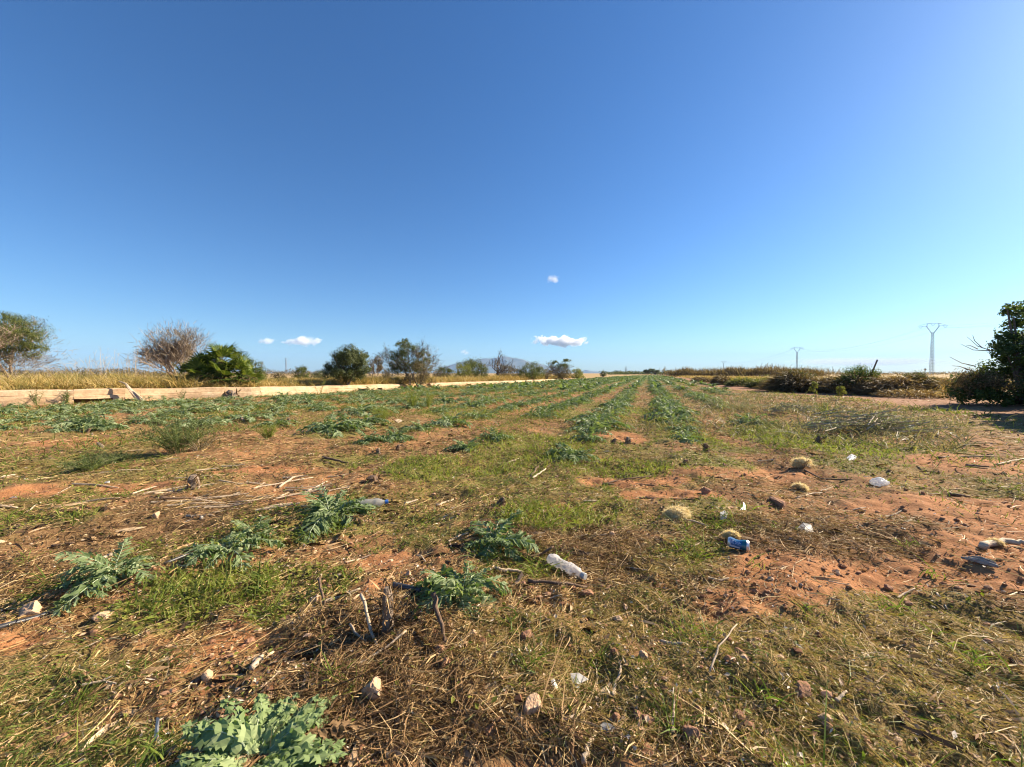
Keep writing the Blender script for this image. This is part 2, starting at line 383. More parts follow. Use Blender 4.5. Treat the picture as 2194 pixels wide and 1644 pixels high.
# ---------------------------------------------------------------- ground sheet
def build_ground():
    rr = [0.0]; r = .25
    while r < 9500:
        rr.append(r)
        r += max(.011, r * (.0072 if r < 7 else .014 if r < 50 else .06))
    rr = np.array(rr)
    aa = np.concatenate([np.arange(-63, 63, .42), np.arange(64, 296, 4.0)]) * pi / 180
    na, nr = len(aa), len(rr)
    X = rr[1:, None] * np.sin(aa)[None]; Y = rr[1:, None] * np.cos(aa)[None]
    x = np.concatenate([[0], X.ravel()]); y = np.concatenate([[0], Y.ravel()])
    z = ground_z(x, y)
    i = (1 + np.arange(nr - 2)[:, None] * na); j = np.arange(na)[None]; j2 = (j + 1) % na
    q = np.stack([i + j2, i + j, i + na + j, i + na + j2], -1).reshape(-1, 4)
    t = np.stack([np.zeros(na, int), 1 + (np.arange(na) + 1) % na, 1 + np.arange(na)], 1)
    mk = field_masks(x, y)
    m, nt, out = nodes('red_earth')
    A = lambda n: N(nt, 'ShaderNodeAttribute', attribute_name=n).outputs['Fac']
    n1 = noise(nt, 1.3, 5); n2 = noise(nt, 14, 6, .7); n3 = noise(nt, 70, 6, .75); n4 = noise(nt, 38, 3, .6)
    soil = ramp(nt, n2, [(.25, (.26, .097, .036)), (.5, (.39, .163, .066)), (.75, (.52, .26, .12))])
    soil = mixc(nt, math_(nt, 'MULTIPLY', n1, .5), soil, (.32, .18, .085))
    lit = ramp(nt, n3, [(.3, (.09, .052, .025)), (.5, (.25, .155, .07)), (.7, (.48, .33, .16))])
    cov = math_(nt, 'MULTIPLY', ramp(nt, n4, [(.38, (0, 0, 0)), (.55, (1, 1, 1))]), math_(nt, 'SUBTRACT', .75, math_(nt, 'MULTIPLY', A('bare'), .65)))
    c = mixc(nt, cov, soil, lit)
    c = mixc(nt, math_(nt, 'MULTIPLY', ramp(nt, noise(nt, 2.6, 5, .65), [(.42, (0, 0, 0)), (.62, (1, 1, 1))]), math_(nt, 'SUBTRACT', .66, math_(nt, 'MULTIPLY', A('bare'), .62))), c, ramp(nt, n2, [(.35, (.05, .03, .016)), (.65, (.19, .115, .055))]))
    c = mixc(nt, math_(nt, 'MULTIPLY', A('matt'), .75), c, mixc(nt, .5, lit, (.12, .07, .04)))
    gr = ramp(nt, n3, [(.3, (.07, .075, .018)), (.5, (.16, .165, .04)), (.7, (.31, .255, .11))])
    c = mixc(nt, math_(nt, 'MULTIPLY', A('moss'), ramp(nt, n2, [(.3, (.35,) * 3), (.55, (.9,) * 3)])), c, gr)
    c = mixc(nt, math_(nt, 'MULTIPLY', A('grass'), .75), c, mixc(nt, .62, gr, lit))
    c = mixc(nt, math_(nt, 'MULTIPLY', A('track'), .75), c, ramp(nt, n2, [(.3, (.17, .085, .05)), (.7, (.32, .175, .105))]))
    fg = ramp(nt, noise(nt, .5, 4), [(.35, (.10, .13, .04)), (.6, (.19, .19, .07)), (.8, (.30, .22, .12))])
    c = mixc(nt, math_(nt, 'MULTIPLY', A('far'), .8), c, fg)
    c = mixc(nt, math_(nt, 'MULTIPLY', A('dry'), .9), c, ramp(nt, n2, [(.3, (.26, .18, .075)), (.7, (.46, .33, .155))]))
    b = N(nt, 'ShaderNodeBsdfPrincipled', Roughness=.95); b.inputs['Specular IOR Level'].default_value = .15
    nt.links.new(c, b.inputs['Base Color'])
    bp = N(nt, 'ShaderNodeBump', Strength=.9, Distance=.012)
    nt.links.new(math_(nt, 'ADD', n3, math_(nt, 'MULTIPLY', n2, 1.5)), bp.inputs['Height']); nt.links.new(bp.outputs[0], b.inputs['Normal'])
    nt.links.new(b.outputs[0], out.inputs[0])
    me = new_mesh('ground', np.stack([x, y, z], 1), [t, q], m, None, True, mk)
    tag(link('ground', me), 'rough red earth of the field with straw and moss', kind='structure')
build_ground()

def scatter(n, r0, r1, half=60, power=1.0):
    """random ground points, thinning out with distance"""
    u = rng.random(n)
    if power == 1.0: r = r0 * (r1 / r0) ** u
    else:
        k = 1 - power + 1; k = 2 - (power + 1); r = (r0 ** k + u * (r1 ** k - r0 ** k)) ** (1 / k)
    a = (rng.random(n) * 2 - 1) * R(half)
    return r * np.sin(a), r * np.cos(a), r

def keep(*arrs, m): return [a[m] for a in arrs]

# ---------------------------------------------------------------- ground litter and low growth (nobody could count it)
def stuff(name, v, f, mat, label):
    return tag(link(name, new_mesh(name, v, [f], mat)), label, kind='stuff')

def lay(x, y, dz): return np.stack([x, y, ground_z(x, y) + dz], 1)

def build_litter():
    # straw
    x, y, r = scatter(255000, 1.0, 30, 60)
    k = field_masks(x, y); sd, _ = sdist(x, y, WALL)
    pr = np.clip(.66 - .50 * k['bare'] - .28 * k['moss'] - .46 * k['grass'] + .3 * k['matt'], .04, 1) * (.15 + 2.1 * smooth(.32, .66, fbm(x * 1.7, y * 1.7, 3, 51)) * .75)
    x, y, r = keep(x, y, r, m=(rng.random(len(x)) < pr) & (sd < -.1)); n = len(x)
    a = rng.normal(R(20), .9, n) + (fbm(x * 1.5, y * 1.5, 2, 57) - .5) * 3
    d = np.stack([np.cos(a), np.sin(a), np.abs(rng.normal(0, .16, n))], 1)
    L = (rng.gamma(1.6, .017, n) + .008) * (1 + .13 * r); W = (.0008 + rng.gamma(2, .0005, n)) * (1 + .16 * r)
    bend = np.stack([rng.normal(0, .4, n), rng.normal(0, .4, n), -d[:, 2] * rng.uniform(.6, 1.3, n)], 1)
    v, q = ribbons(lay(x, y, .004 + rng.random(n) * .008), d, L, W, bend, nseg=2, tip=.5, root=.9)
    stuff('straw_litter', v, q, M_straw, 'dry golden straw strewn over the red soil')
    # brown thatch in the matted places
    x, y, r = scatter(200000, 1.0, 7, 58); k = field_masks(x, y)
    x, y, r = keep(x, y, r, m=rng.random(len(x)) < k['matt'] * .95 * (1 - .6 * k['grass'])); n = len(x)
    a = rng.random(n) * 2 * pi; d = np.stack([np.cos(a), np.sin(a), np.abs(rng.normal(0, .5, n))], 1)
    bend = np.stack([rng.normal(0, .7, n), rng.normal(0, .7, n), rng.normal(-.45, .4, n)], 1)
    v, q = ribbons(lay(x, y, rng.random(n) * .018), d, .014 + rng.gamma(2, .014, n), .001 + rng.gamma(2, .0007, n), bend, nseg=2, tip=.4)
    stuff('brown_thatch', v, q, M_mat, 'tangled brown mat of dead stems')
    # curled dead leaves and thicker bits of stalk
    x, y, r = scatter(22000, 1.0, 26, 60); k = field_masks(x, y); sd, _ = sdist(x, y, WALL)
    x, y, r = keep(x, y, r, m=(rng.random(len(x)) < (.75 - .65 * k['bare'] - .5 * k['grass']) * (.3 + 1.3 * smooth(.35, .65, fbm(x * 1.3, y * 1.3, 3, 67)))) & (sd < -.1)); n = len(x)
    a = rng.normal(R(15), 1.0, n); up = np.abs(rng.normal(.25, .3, n)); d = np.stack([np.cos(a), np.sin(a), up], 1); sc_ = 1 + .07 * r
    v, q = ribbons(lay(x, y, .002), d, (.018 + rng.gamma(1.8, .014, n)) * sc_, np.minimum(.005 + rng.gamma(1.5, .004, n), .02) * sc_, np.stack([rng.normal(0, .5, n), rng.normal(0, .5, n), -up * rng.uniform(.8, 1.6, n)], 1), nseg=3, tip=.2)
    stuff('curled_dead_leaves', v, q, M_curl, 'curled dead leaves and broken stalks between the rows')
    x, y, r = scatter(120000, 4.0, 22, 58); sd, _ = sdist(x, y, WALL); k = field_masks(x, y); x, y, r = keep(x, y, r, m=(rng.random(len(x)) < .6 * smooth(.40, .62, fbm(x * .9, y * .9, 3, 69)) * (1 - k['bare'])) & (sd < -.1)); n = len(x)
    a = rng.random(n) * 2 * pi; d = np.stack([np.cos(a), np.sin(a), np.abs(rng.normal(0, .5, n))], 1)
    v, q = ribbons(lay(x, y, rng.random(n) * .015), d, (.02 + rng.gamma(2, .016, n)) * (1 + .04 * r), .0016 * (1 + .2 * r) * rng.uniform(.6, 1.4, n), np.stack([rng.normal(0, .6, n), rng.normal(0, .6, n), rng.normal(-.4, .3, n)], 1), nseg=2, tip=.4)
    stuff('field_thatch', v, q, M_mat, 'drifts of brown dead stems across the middle of the field')
    # crumbs of dead leaf and stalk
    x, y, r = scatter(60000, 1.0, 18, 60); k = field_masks(x, y)
    x, y, r = keep(x, y, r, m=rng.random(len(x)) < .55 - .25 * k['bare']); n = len(x)
    nn = np.stack([rng.normal(0, .5, n), rng.normal(0, .5, n), np.ones(n)], 1)
    v, q = leaf_quads(lay(x, y, .006 + .006 * rng.random(n)), nn, np.minimum(.004 + rng.gamma(1.5, .005, n), .03) * (1 + .08 * r), np.minimum(.003 + rng.gamma(1.5, .0025, n), .014) * (1 + .08 * r))
    stuff('leaf_litter', v, q, M_litter, 'crumbled dead leaves and chips on the soil')
    # short wiry grass
    x, y, r = scatter(330000, 1.0, 12, 58); k = field_masks(x, y)
    pr = np.clip(k['grass'] * 1.05 + .10 * k['matt'] + .16 + .25 * k['moss'] - .42 * k['bare'], 0, 1) * (.35 + 1.2 * fbm(x * 5, y * 5, 2, 61))
    x, y, r = keep(x, y, r, m=rng.random(len(x)) < pr); n = len(x)
    a = rng.random(n) * 2 * pi; d = np.stack([np.cos(a), np.sin(a), .15 + np.abs(rng.normal(0, .7, n))], 1)
    bend = np.stack([rng.normal(0, .8, n), rng.normal(0, .8, n), -np.abs(rng.normal(.75, .4, n))], 1)
    v, q = ribbons(lay(x, y, 0.002), d, (.012 + rng.gamma(2, .008, n)) * (1 + .06 * r), (.0010 + rng.gamma(2, .0004, n)) * (1 + .15 * r), bend, nseg=2)
    stuff('short_grass', v, q, M_grass, 'short wiry half dried grass at the field edge')
    # seedlings
    x, y, r = scatter(120000, 1.1, 30, 58); k = field_masks(x, y)
    x, y, r = keep(x, y, r, m=rng.random(len(x)) < np.clip(k['moss'] * .95 + .03 - .03 * k['bare'], 0, 1) * (.3 + 1.2 * fbm(x * 3, y * 3, 2, 63))); n = len(x)
    nn = np.stack([rng.normal(0, .6, n), rng.normal(0, .6, n), np.ones(n)], 1)
    s = np.minimum(.005 + rng.gamma(2, .003, n), .016) * (1 + .07 * r)
    v, q = leaf_quads(lay(x, y, .006 + rng.random(n) * .02), nn, s * 1.5, s * .8)
    stuff('seedlings', v, q, M_moss, 'low yellow-green seedlings in mossy patches')
    # green blades in tufts
    cx, cy, cr = scatter(1700, 1.1, 30, 57, 1.0); k = field_masks(cx, cy)
    m = rng.random(len(cx)) < np.clip(k['moss'] * .8 + k['grass'] * .05 + .06, 0, 1)
    cx, cy, cr = keep(cx, cy, cr, m=m); nb = 16
    x = np.repeat(cx, nb) + rng.normal(0, .022, len(cx) * nb) * (1 + .05 * np.repeat(cr, nb)); y = np.repeat(cy, nb) + rng.normal(0, .022, len(cx) * nb) * (1 + .05 * np.repeat(cr, nb)); n = len(x); r = np.repeat(cr, nb)
    a = rng.random(n) * 2 * pi; d = np.stack([np.cos(a) * .5, np.sin(a) * .5, .5 + rng.random(n)], 1)
    bend = np.stack([np.cos(a) * .5, np.sin(a) * .5, -rng.random(n) * .55], 1)
    v, q = ribbons(lay(x, y, 0.), d, .03 + rng.gamma(2.2, .018, n), np.minimum(.0018 + rng.gamma(2, .0007, n), .005) * (1 + .07 * r), bend, nseg=3, tip=.05)
    stuff('grass_tufts', v, q, M_green, 'fresh green grass tufts among the straw')
    # bright grass patches
    x, y, r = scatter(90000, 1.2, 14, 50)
    bp = [b for b, t in zip(MOSS, range(99)) if b[4] > 1.05 or t % 4 == 2]
    bm = mask(x, y, bp, 5, 71)
    x, y, r = keep(x, y, r, m=rng.random(len(x)) < bm * .8); n = len(x)
    d = np.stack([rng.normal(0, .4, n), rng.normal(0, .4, n), np.ones(n)], 1)
    v, q = ribbons(lay(x, y, 0.), d, .03 + rng.gamma(2, .016, n), .004 + .001 * r, np.stack([rng.normal(0, .3, n), rng.normal(0, .3, n), -rng.random(n) * .5], 1), nseg=2, tip=.1)
    stuff('lime_grass', v, q, M_lime, 'bright lime green grass patches between the rows')
    x, y, r = scatter(110000, 1.0, 7, 58)
    lm = mask(x, y, [patch(*a) for a in [(40, 1500, 150, 90, 1.2), (140, 1610, 240, 60, 1.2), (930, 1145, 80, 26), (330, 1420, 90, 60, .7), (1160, 1400, 80, 40, .6), (1270, 1470, 60, 40, .6), (150, 1122, 70, 22), (480, 1275, 90, 40, .8)]], 4, 73)
    x, y, r = keep(x, y, r, m=rng.random(len(x)) < lm); n = len(x)
    d = np.stack([rng.normal(0, .7, n), rng.normal(0, .7, n), .4 + rng.random(n)], 1)
    v, q = ribbons(lay(x, y, 0.), d, (.015 + rng.gamma(2, .010, n)), .0014 + rng.gamma(2, .0006, n), np.stack([rng.normal(0, .6, n), rng.normal(0, .6, n), -rng.random(n) * .8], 1), nseg=2, tip=.1)
    stuff('green_turf', v, q, M_turf, 'fresh green turf in the lower left corner and small patches')
    # taller weeds filling the middle and far field
    x, y, r = scatter(190000, 4.0, 110, 56); sd, _ = sdist(x, y, WALL); sb, _ = sdist(x, y, BANK)
    dens = smooth(.36, .60, fbm(x * .55, y * .55, 3, 81)) * smooth(4, 9, r) + smooth(14, 35, r) * .5 + .12
    rightw = np.exp(-((sb - 8.0) / 3.2) ** 2) * smooth(6.5, 9, r)
    dens = np.clip(dens * (1 - .8 * smooth(.2, .6, rightw)) * (1 - .8 * smooth(10, 7, sb) * (r < 14)), 0, 1)
    uu = (x - ROW_T * y - .54) / 1.47; gap = np.abs(uu - np.round(uu)); dens = dens * (1 - .72 * smooth(.22, .36, gap) * (uu > -4.5) * (uu < 1.5) * (r < 45))
    x, y, r = keep(x, y, r, m=(rng.random(len(x)) < dens) & (sd < -.15) & (sb > 3.9)); n = len(x)
    d = np.stack([rng.normal(0, .55, n), rng.normal(0, .55, n), np.ones(n)], 1)
    L = (.05 + rng.gamma(2, .03, n)) * (1 + np.minimum(.02 * r, .6)) * np.clip(r / 10, .3, 1); W = (.005 + rng.random(n) * .005) * (1 + .05 * r) * np.clip(r / 10, .5, 1)
    v, q = ribbons(lay(x, y, 0.), d, L, W, np.stack([rng.normal(0, .5, n), rng.normal(0, .5, n), -rng.random(n) * .7], 1), nseg=2, tip=.15)
    stuff('field_weeds', v, q, M_weed, 'low mixed weeds growing between the crop rows')
    x, y, r = scatter(90000, 6.0, 60, 50); sb, _ = sdist(x, y, BANK)
    x, y, r = keep(x, y, r, m=(rng.random(len(x)) < np.exp(-((sb - 8.0) / 3.0) ** 2) * (.3 + fbm(x * .8, y * .8, 2, 87))) & (sb > 4.2) & (r > 7)); n = len(x)
    d = np.stack([rng.normal(0, .5, n), rng.normal(0, .5, n), np.ones(n)], 1)
    v, q = ribbons(lay(x, y, 0.), d, .08 + rng.gamma(2, .05, n), (.005 + rng.random(n) * .006) * (1 + .04 * r), np.stack([rng.normal(0, .5, n), rng.normal(0, .5, n), -rng.random(n) * .7], 1), nseg=2, tip=.3)
    stuff('dry_weeds', v, q, M_sage2, 'dull grey-green and tan weeds beside the dirt track')
    # clods and pebbles
    iv, jf = ico(1)
    x, y, r = scatter(11000, 1.0, 14, 58); k = field_masks(x, y)
    x, y, r = keep(x, y, r, m=rng.random(len(x)) < .45 + .45 * k['bare'] - .3 * k['grass']); n = len(x)
    s = np.minimum(.003 + rng.gamma(1.1, .0026, n), .011) * (1 + .06 * r)
    sv = iv[None] * (1 + .2 * rng.normal(size=(n, 12, 1))) * s[:, None, None] * np.stack([rng.uniform(.8, 1.5, n), rng.uniform(.8, 1.4, n), rng.uniform(.5, .9, n)], 1)[:, None, :]
    v = sv + lay(x, y, 0)[:, None] + np.array([0, 0, 1]) * (s * .3)[:, None, None]
    f = (jf[None] + (np.arange(n) * 12)[:, None, None]).reshape(-1, 3)
    stuff('soil_clods', v.reshape(-1, 3), f, M_clod, 'small red soil clods and pebbles')
ICOV = None
build_litter()

# ---------------------------------------------------------------- artichoke plants
def leaf_geo(nl, L, wid, a0, a1, broad, seed, teeth=True):
    """pinnate thistle-like leaf: arching midrib with jagged drooping lobes"""
    g = np.random.default_rng(seed); mb = MB()
    T = np.linspace(0, 1, 25); ang = a0 + (a1 - a0) * T ** .8
    X = np.concatenate([[0], np.cumsum(np.cos(ang[:-1]) * L / 24)]); Z = np.concatenate([[0], np.cumsum(np.sin(ang[:-1]) * L / 24)])
    yaw = g.normal(0, .16); Yc = yaw * X * X / L + .02 * L * np.sin(T * 9 + g.random() * 6)
    at = lambda t: np.array([np.interp(t, T, X), np.interp(t, T, Yc), np.interp(t, T, Z)])
    def frame(t):
        d = at(min(1, t + .03)) - at(max(0, t - .03)); d /= np.linalg.norm(d); s = np.cross(np.array([0, 0, 1.]), d); s /= np.linalg.norm(s)
        return d, s, np.cross(d, s)
    ts = np.linspace(0, .98, 9); v = []
    for t in ts:
        d, s, u = frame(t); w = (.020 * (1 - t) + .004) * L
        v += [at(t) - s * w * .5, at(t) + u * w * .45, at(t) + s * w * .5]
    f = [[3 * i + j, 3 * i + j + 1, 3 * i + j + 4, 3 * i + j + 3] for i in range(8) for j in range(2)]
    mb.add(v, np.array(f), 1)
    roll = g.normal(0, .3); SS = [0, .3, .6, .85, 1.0] if teeth else [0, .5, 1.0]
    for i in range(nl):
        t = .08 + .86 * (i + .5) / nl
        for sg in (-1, 1):
            tt = min(.97, t + g.normal(0, .012)); d, s, u = frame(tt)
            ll = wid * L * (math.sin(pi * min(1, (tt * .84 + .13))) ** .75) * g.uniform(.75, 1.2)
            fw = .35 + .65 * tt + g.normal(0, .14); dr = -.05 + roll * sg + g.normal(0, .22)
            o = sg * s + fw * d + dr * u; o /= np.linalg.norm(o)
            side = d - (d @ o) * o; side /= np.linalg.norm(side); n = np.cross(o, side)
            hw = .86 / nl * L * (.50 if broad else .27) * (1.1 - .3 * tt); droop = g.uniform(.12, .5); curl = g.normal(.18, .15); wave = g.normal(0, .16)
            b = at(tt); prof = [1.0, 1.05, .85, .5, .06] if teeth else [1.0, .95, .08]; vs = []
            for q, w in zip(SS, prof):
                c = b + o * ll * q - u * droop * ll * q * q + d * curl * ll * q * q; k = wave * ll * math.sin(q * 5)
                vs += [c - side * hw * w + n * (hw * .35 + k), c, c + side * hw * w + n * (hw * .35 - k)]
            m = len(SS); ff = [[3 * j + e, 3 * j + e + 1, 3 * j + e + 4, 3 * j + e + 3] for j in range(m - 1) for e in (0, 1)]; tf = []
            if teeth:
                for q0, q1, w in ((1, 2, 1.9), (2, 3, 1.45)):
                    for e, sd in ((0, -1), (2, 1)):
                        c = (vs[3 * q0 + 1] + vs[3 * q1 + 1]) / 2 + o * ll * .16; k = len(vs)
                        vs.append(c + sd * side * hw * w * g.uniform(.7, 1.15) + n * hw * .3); tf.append([3 * q0 + e, 3 * q1 + e, k])
            mb.add(vs, [np.array(ff)] + ([np.array(tf)] if tf else []), 0)
    d, s, u = frame(.95); b = at(.92); e = .05 if broad else .035
    mb.add([b - s * e * L, b + d * .10 * L - u * .02 * L, b + s * e * L, b - d * .05 * L], np.array([[0, 3, 2, 1]]), 0)
    return mb

LEAF_N = []; LEAF_B = []; LEAF_U = []
for i in range(5):
    LEAF_N.append(leaf_geo(12, 1.0, .22, R(rng.uniform(38, 58)), R(rng.uniform(-75, -40)), False, 100 + i).mesh('leaf', [M_art, M_rib]))
    LEAF_U.append(leaf_geo(11, 1.0, .20, R(rng.uniform(70, 84)), R(rng.uniform(-5, 25)), False, 140 + i).mesh('leaf', [M_art, M_rib]))
    LEAF_B.append(leaf_geo(7, 1.0, .15, R(rng.uniform(25, 70)), R(rng.uniform(-60, 0)), True, 200 + i).mesh('leaf', [M_artb, M_rib]))

M_deadleaf = plant_mat('dead_artichoke_leaf', [(0, (.12, .07, .035)), (.6, (.28, .18, .09)), (1, (.46, .34, .20))], .15, .8)
LEAF_D = [leaf_geo(10, 1.0, .13, R(8), R(-14), False, 260 + i).mesh('dead_leaf', [M_deadleaf, M_deadleaf]) for i in range(3)]
def near_plant(px, py, dia, n, kind, label, hs=1.0):
    c = P(px, py); c[2] = gz(c[0], c[1]); o = empty('artichoke_plant', c)
    tag(o, label, 'artichoke', 'artichoke plants near the camera')
    lib = {'n': LEAF_N, 'b': LEAF_B, 'u': LEAF_U}[kind]
    a0 = rng.random() * 6
    for i in range(n):
        inner = i / n
        if kind != 'b' and inner > .72: me = LEAF_U[i % 5]
        else: me = lib[i % 5]
        s = dia * (.70 if kind != 'b' else .47) * rng.uniform(.7, 1.08) * (1 - .3 * inner)
        az = a0 + i * 2.39996 + rng.normal(0, .2)
        link('leaf', me, o, (math.cos(az) * .02 * dia, math.sin(az) * .02 * dia, -.005), (rng.normal(0, .12), rng.normal(0, .12) - .1 * inner, az), (s, s, s * hs * rng.uniform(.85, 1.15)))
    for i in range(3):
        link('dead_leaf', LEAF_D[i], o, (0, 0, .012), (rng.normal(0, .2), rng.normal(0, .05), rng.random() * 6.28), (dia * .55,) * 3)
    return o

NEAR = [(540, 1668, .50, 56, 'b', 'large pale broad-leaved artichoke cut off by the bottom edge, nearest of all', .95),
        (990, 1296, .44, 18, 'n', 'silvery artichoke with one upright frond in front of the crushed bottle', 1.15),
        (1058, 1172, .46, 17, 'n', 'grey-green artichoke with drooping fronds just left of the crushed bottle', 1.0),
        (712, 1108, .62, 30, 'n', 'dense arching artichoke mound beside the bottle with blue cap', .85),
        (492, 1190, .44, 13, 'n', 'small sparse artichoke where the black pipe disappears under its leaves', .85),
        (545, 1150, .36, 11, 'n', 'small pale artichoke just behind the sparse one beside the black pipe', .8),
        (250, 1252, .46, 15, 'n', 'low dark artichoke beyond the black pipe and the tan stone', .85),
        (1225, 985, .58, 20, 'n', 'artichoke at the near end of the row left of the long bare strip', 1.0),
        (1262, 948, .5, 18, 'n', 'artichoke with leaf drooping to the right, second in the row left of the bare strip', 1.0),
        (998, 968, .5, 18, 'n', 'near artichoke of the pair in the middle of the field', 1.0),
        (1062, 946, .52, 18, 'n', 'rear artichoke of the pair in the middle of the field', 1.0),
        (788, 952, .5, 18, 'n', 'left artichoke of the pair beyond the mossy patch', 1.0),
        (850, 945, .58, 20, 'n', 'right artichoke of the pair beyond the mossy patch', 1.0),
        (1605, 912, .75, 22, 'n', 'dark artichoke behind the bright green grass patch on the right', .9),
        (1640, 916, .5, 18, 'n', 'artichoke half sunk in the bright green grass patch on the right', .9),
        (180, 918, .8, 20, 'n', 'left artichoke of the dark pair at the far left', 1.0),
        (220, 922, .6, 18, 'n', 'right artichoke of the dark pair at the far left', 1.0)]
for a in NEAR: near_plant(*a)

def joined_plant(n, seed, nl=7, teeth=False):
    g = np.random.default_rng(seed); mb = MB()
    for i in range(n):
        up = i > n * .7
        lf = leaf_geo(nl, 1.0, .20, R(g.uniform(66, 84) if up else g.uniform(38, 60)), R(g.uniform(-10, 20) if up else g.uniform(-70, -30)), False, seed * 50 + i, teeth)
        az = i * 2.4 + g.normal(0, .2); s = .62 * g.uniform(.7, 1.05) * (.75 if up else 1); ca, sa = math.cos(az), math.sin(az)
        off = mb.n
        for vv in [np.concatenate(lf.v)]:
            w = np.stack([vv[:, 0] * ca - vv[:, 1] * sa, vv[:, 0] * sa + vv[:, 1] * ca, vv[:, 2]], 1) * s
            mb.v.append(w); mb.n += len(w)
        for ff, mm in zip(lf.f, lf.m): mb.f.append(ff + off); mb.m.append(mm)
    return mb
MID = [joined_plant(15, 5 + i).mesh('artichoke_plant', [M_art, M_rib]) for i in range(5)]
FARV = []
for i in range(4):
    g_ = np.random.default_rng(30 + i); az_ = np.arange(15) * 2.4 + g_.normal(0, .2, 15); el_ = g_.uniform(.5, 1.3, 15)
    v_, q_ = ribbons(np.zeros((15, 3)), np.stack([np.cos(az_) * np.cos(el_), np.sin(az_) * np.cos(el_), np.sin(el_)], 1), g_.uniform(.5, .75, 15), .13, np.stack([np.cos(az_) * .3, np.sin(az_) * .3, -g_.uniform(.4, 1.0, 15)], 1), side=np.stack([-np.sin(az_), np.cos(az_), g_.normal(0, .3, 15)], 1), nseg=2, tip=.1); FARV.append((v_, [q_]))

# the rows: u is each row's offset to the right at the camera
plants = []
WX = lambda Y: np.interp(Y, WALL[:, 1], WALL[:, 0])
for k in range(-3, 22):
    u = .54 - 1.47 * k
    sp = .46 if k == 0 else .52
    Y = 3.0
    while Y < 150:
        Y += sp * rng.uniform(.75, 1.3)
        X = u + ROW_T * Y + rng.normal(0, .08)
        if abs(X) > Y * 1.42 + 1 or X < WX(Y) + 1.1: continue
        start = {0: 5.35, 1: 6.0, 2: 6.7, 3: 6.6, -1: 10.5, -2: 17, -3: 24}.get(k, 6.0)
        if Y < start: continue
        d = math.hypot(X, Y)
        pr = .82 if k == 0 else .82 if k == 1 else .66 if k in (2, 3) else .48 if k < 0 else (.62 + .2 * float(smooth(7.5, 12, d)))
        pr *= 1 - .35 * float(smooth(12, 30, d)) * (k != 0)
        if k < -1: pr = .3
        cl = float(vnoise(np.array([X * .45 + 3]), np.array([Y * .45]), 91)[0])
        if k not in (0, 1): pr *= .45 + 1.0 * cl
        if rng.random() > pr: continue
        sz = rng.uniform(.45, 1.1) * (1.15 if k == 0 else 1.05)
        plants.append((d, X, Y, k, sz))
plants.sort()
ORD = ['first', 'second', 'third', 'fourth', 'fifth', 'sixth', 'seventh', 'eighth', 'ninth', 'tenth', 'eleventh', 'twelfth', 'thirteenth', 'fourteenth', 'fifteenth', 'sixteenth', 'seventeenth', 'eighteenth', 'nineteenth', 'twentieth']
seen_in_row = {}
LAND = [(115, 'the leftmost leafy tree'), (300, 'the tall dead weeds'), (385, 'the bare grey tree'), (470, 'the left half of the fan palm'), (560, 'the right half of the fan palm'), (690, 'the small round shrub'), (745, 'the left half of the round tree'), (810, 'the right half of the round tree'),
        (930, 'the ragged tree'), (1000, 'the dark thicket bush'), (1060, 'the crooked bare tree'), (1160, 'the mountain and broad bush'), (1250, 'the two-tufted tree'), (1400, 'the far hedge'), (9999, 'the brown hedgerow')]
def row_label(k, X, Y):
    i = seen_in_row.get(k, 0); seen_in_row[k] = i + 1; px = CX + F_PX * X / Y
    n = ORD[i] if i < 20 else None
    row = {0: 'the unbroken row running straight to the horizon', 1: 'the row just left of the long bare strip', 2: 'the second row left of the bare strip', 3: 'the third row left of the bare strip', -1: 'the weedy row right of the unbroken row', -2: 'the last broken row beside the dirt track', -3: 'the stray plants at the edge of the dirt track'}.get(k)
    if row and n: return f'{n} artichoke from the near end of {row}'
    if row: return f'artichoke far down {row}, beyond the twentieth'
    u = next(t for x, t in LAND if px < x)
    band = 'closest to the wall' if X - WX(Y) < 2.6 else 'in the front rows' if Y < 9.5 else 'in the middle rows' if Y < 14 else 'in the back rows'
    return f'dusky artichoke {band}, straight below {u}'
for d, X, Y, k, sz in plants[:283]:
    me = MID[int(rng.integers(5))]
    o = link('artichoke_plant', me, None, (X, Y, gz(X, Y) - .01), (0, 0, rng.random() * 6.28), (sz, sz, sz * rng.uniform(.8, 1.1)))
    tag(o, row_label(k, X, Y), 'artichoke', 'artichoke plants in the rows')
mb = MB()
for d, X, Y, k, sz in plants[283:]:
    v, f = FARV[int(rng.integers(4))]; a = rng.random() * 6.28; ca, sa = math.cos(a), math.sin(a)
    w = np.stack([v[:, 0] * ca - v[:, 1] * sa, v[:, 0] * sa + v[:, 1] * ca, v[:, 2]], 1) * sz * 1.1 + np.array([X, Y, gz(X, Y)])
    off = mb.n; mb.v.append(w); mb.n += len(w)
    for ff in f: mb.f.append(ff + off); mb.m.append(np.zeros(len(ff)))
if mb.n: tag(mb.obj('artichoke_rows', [M_art]), 'distant artichoke rows merging towards the horizon', kind='stuff')

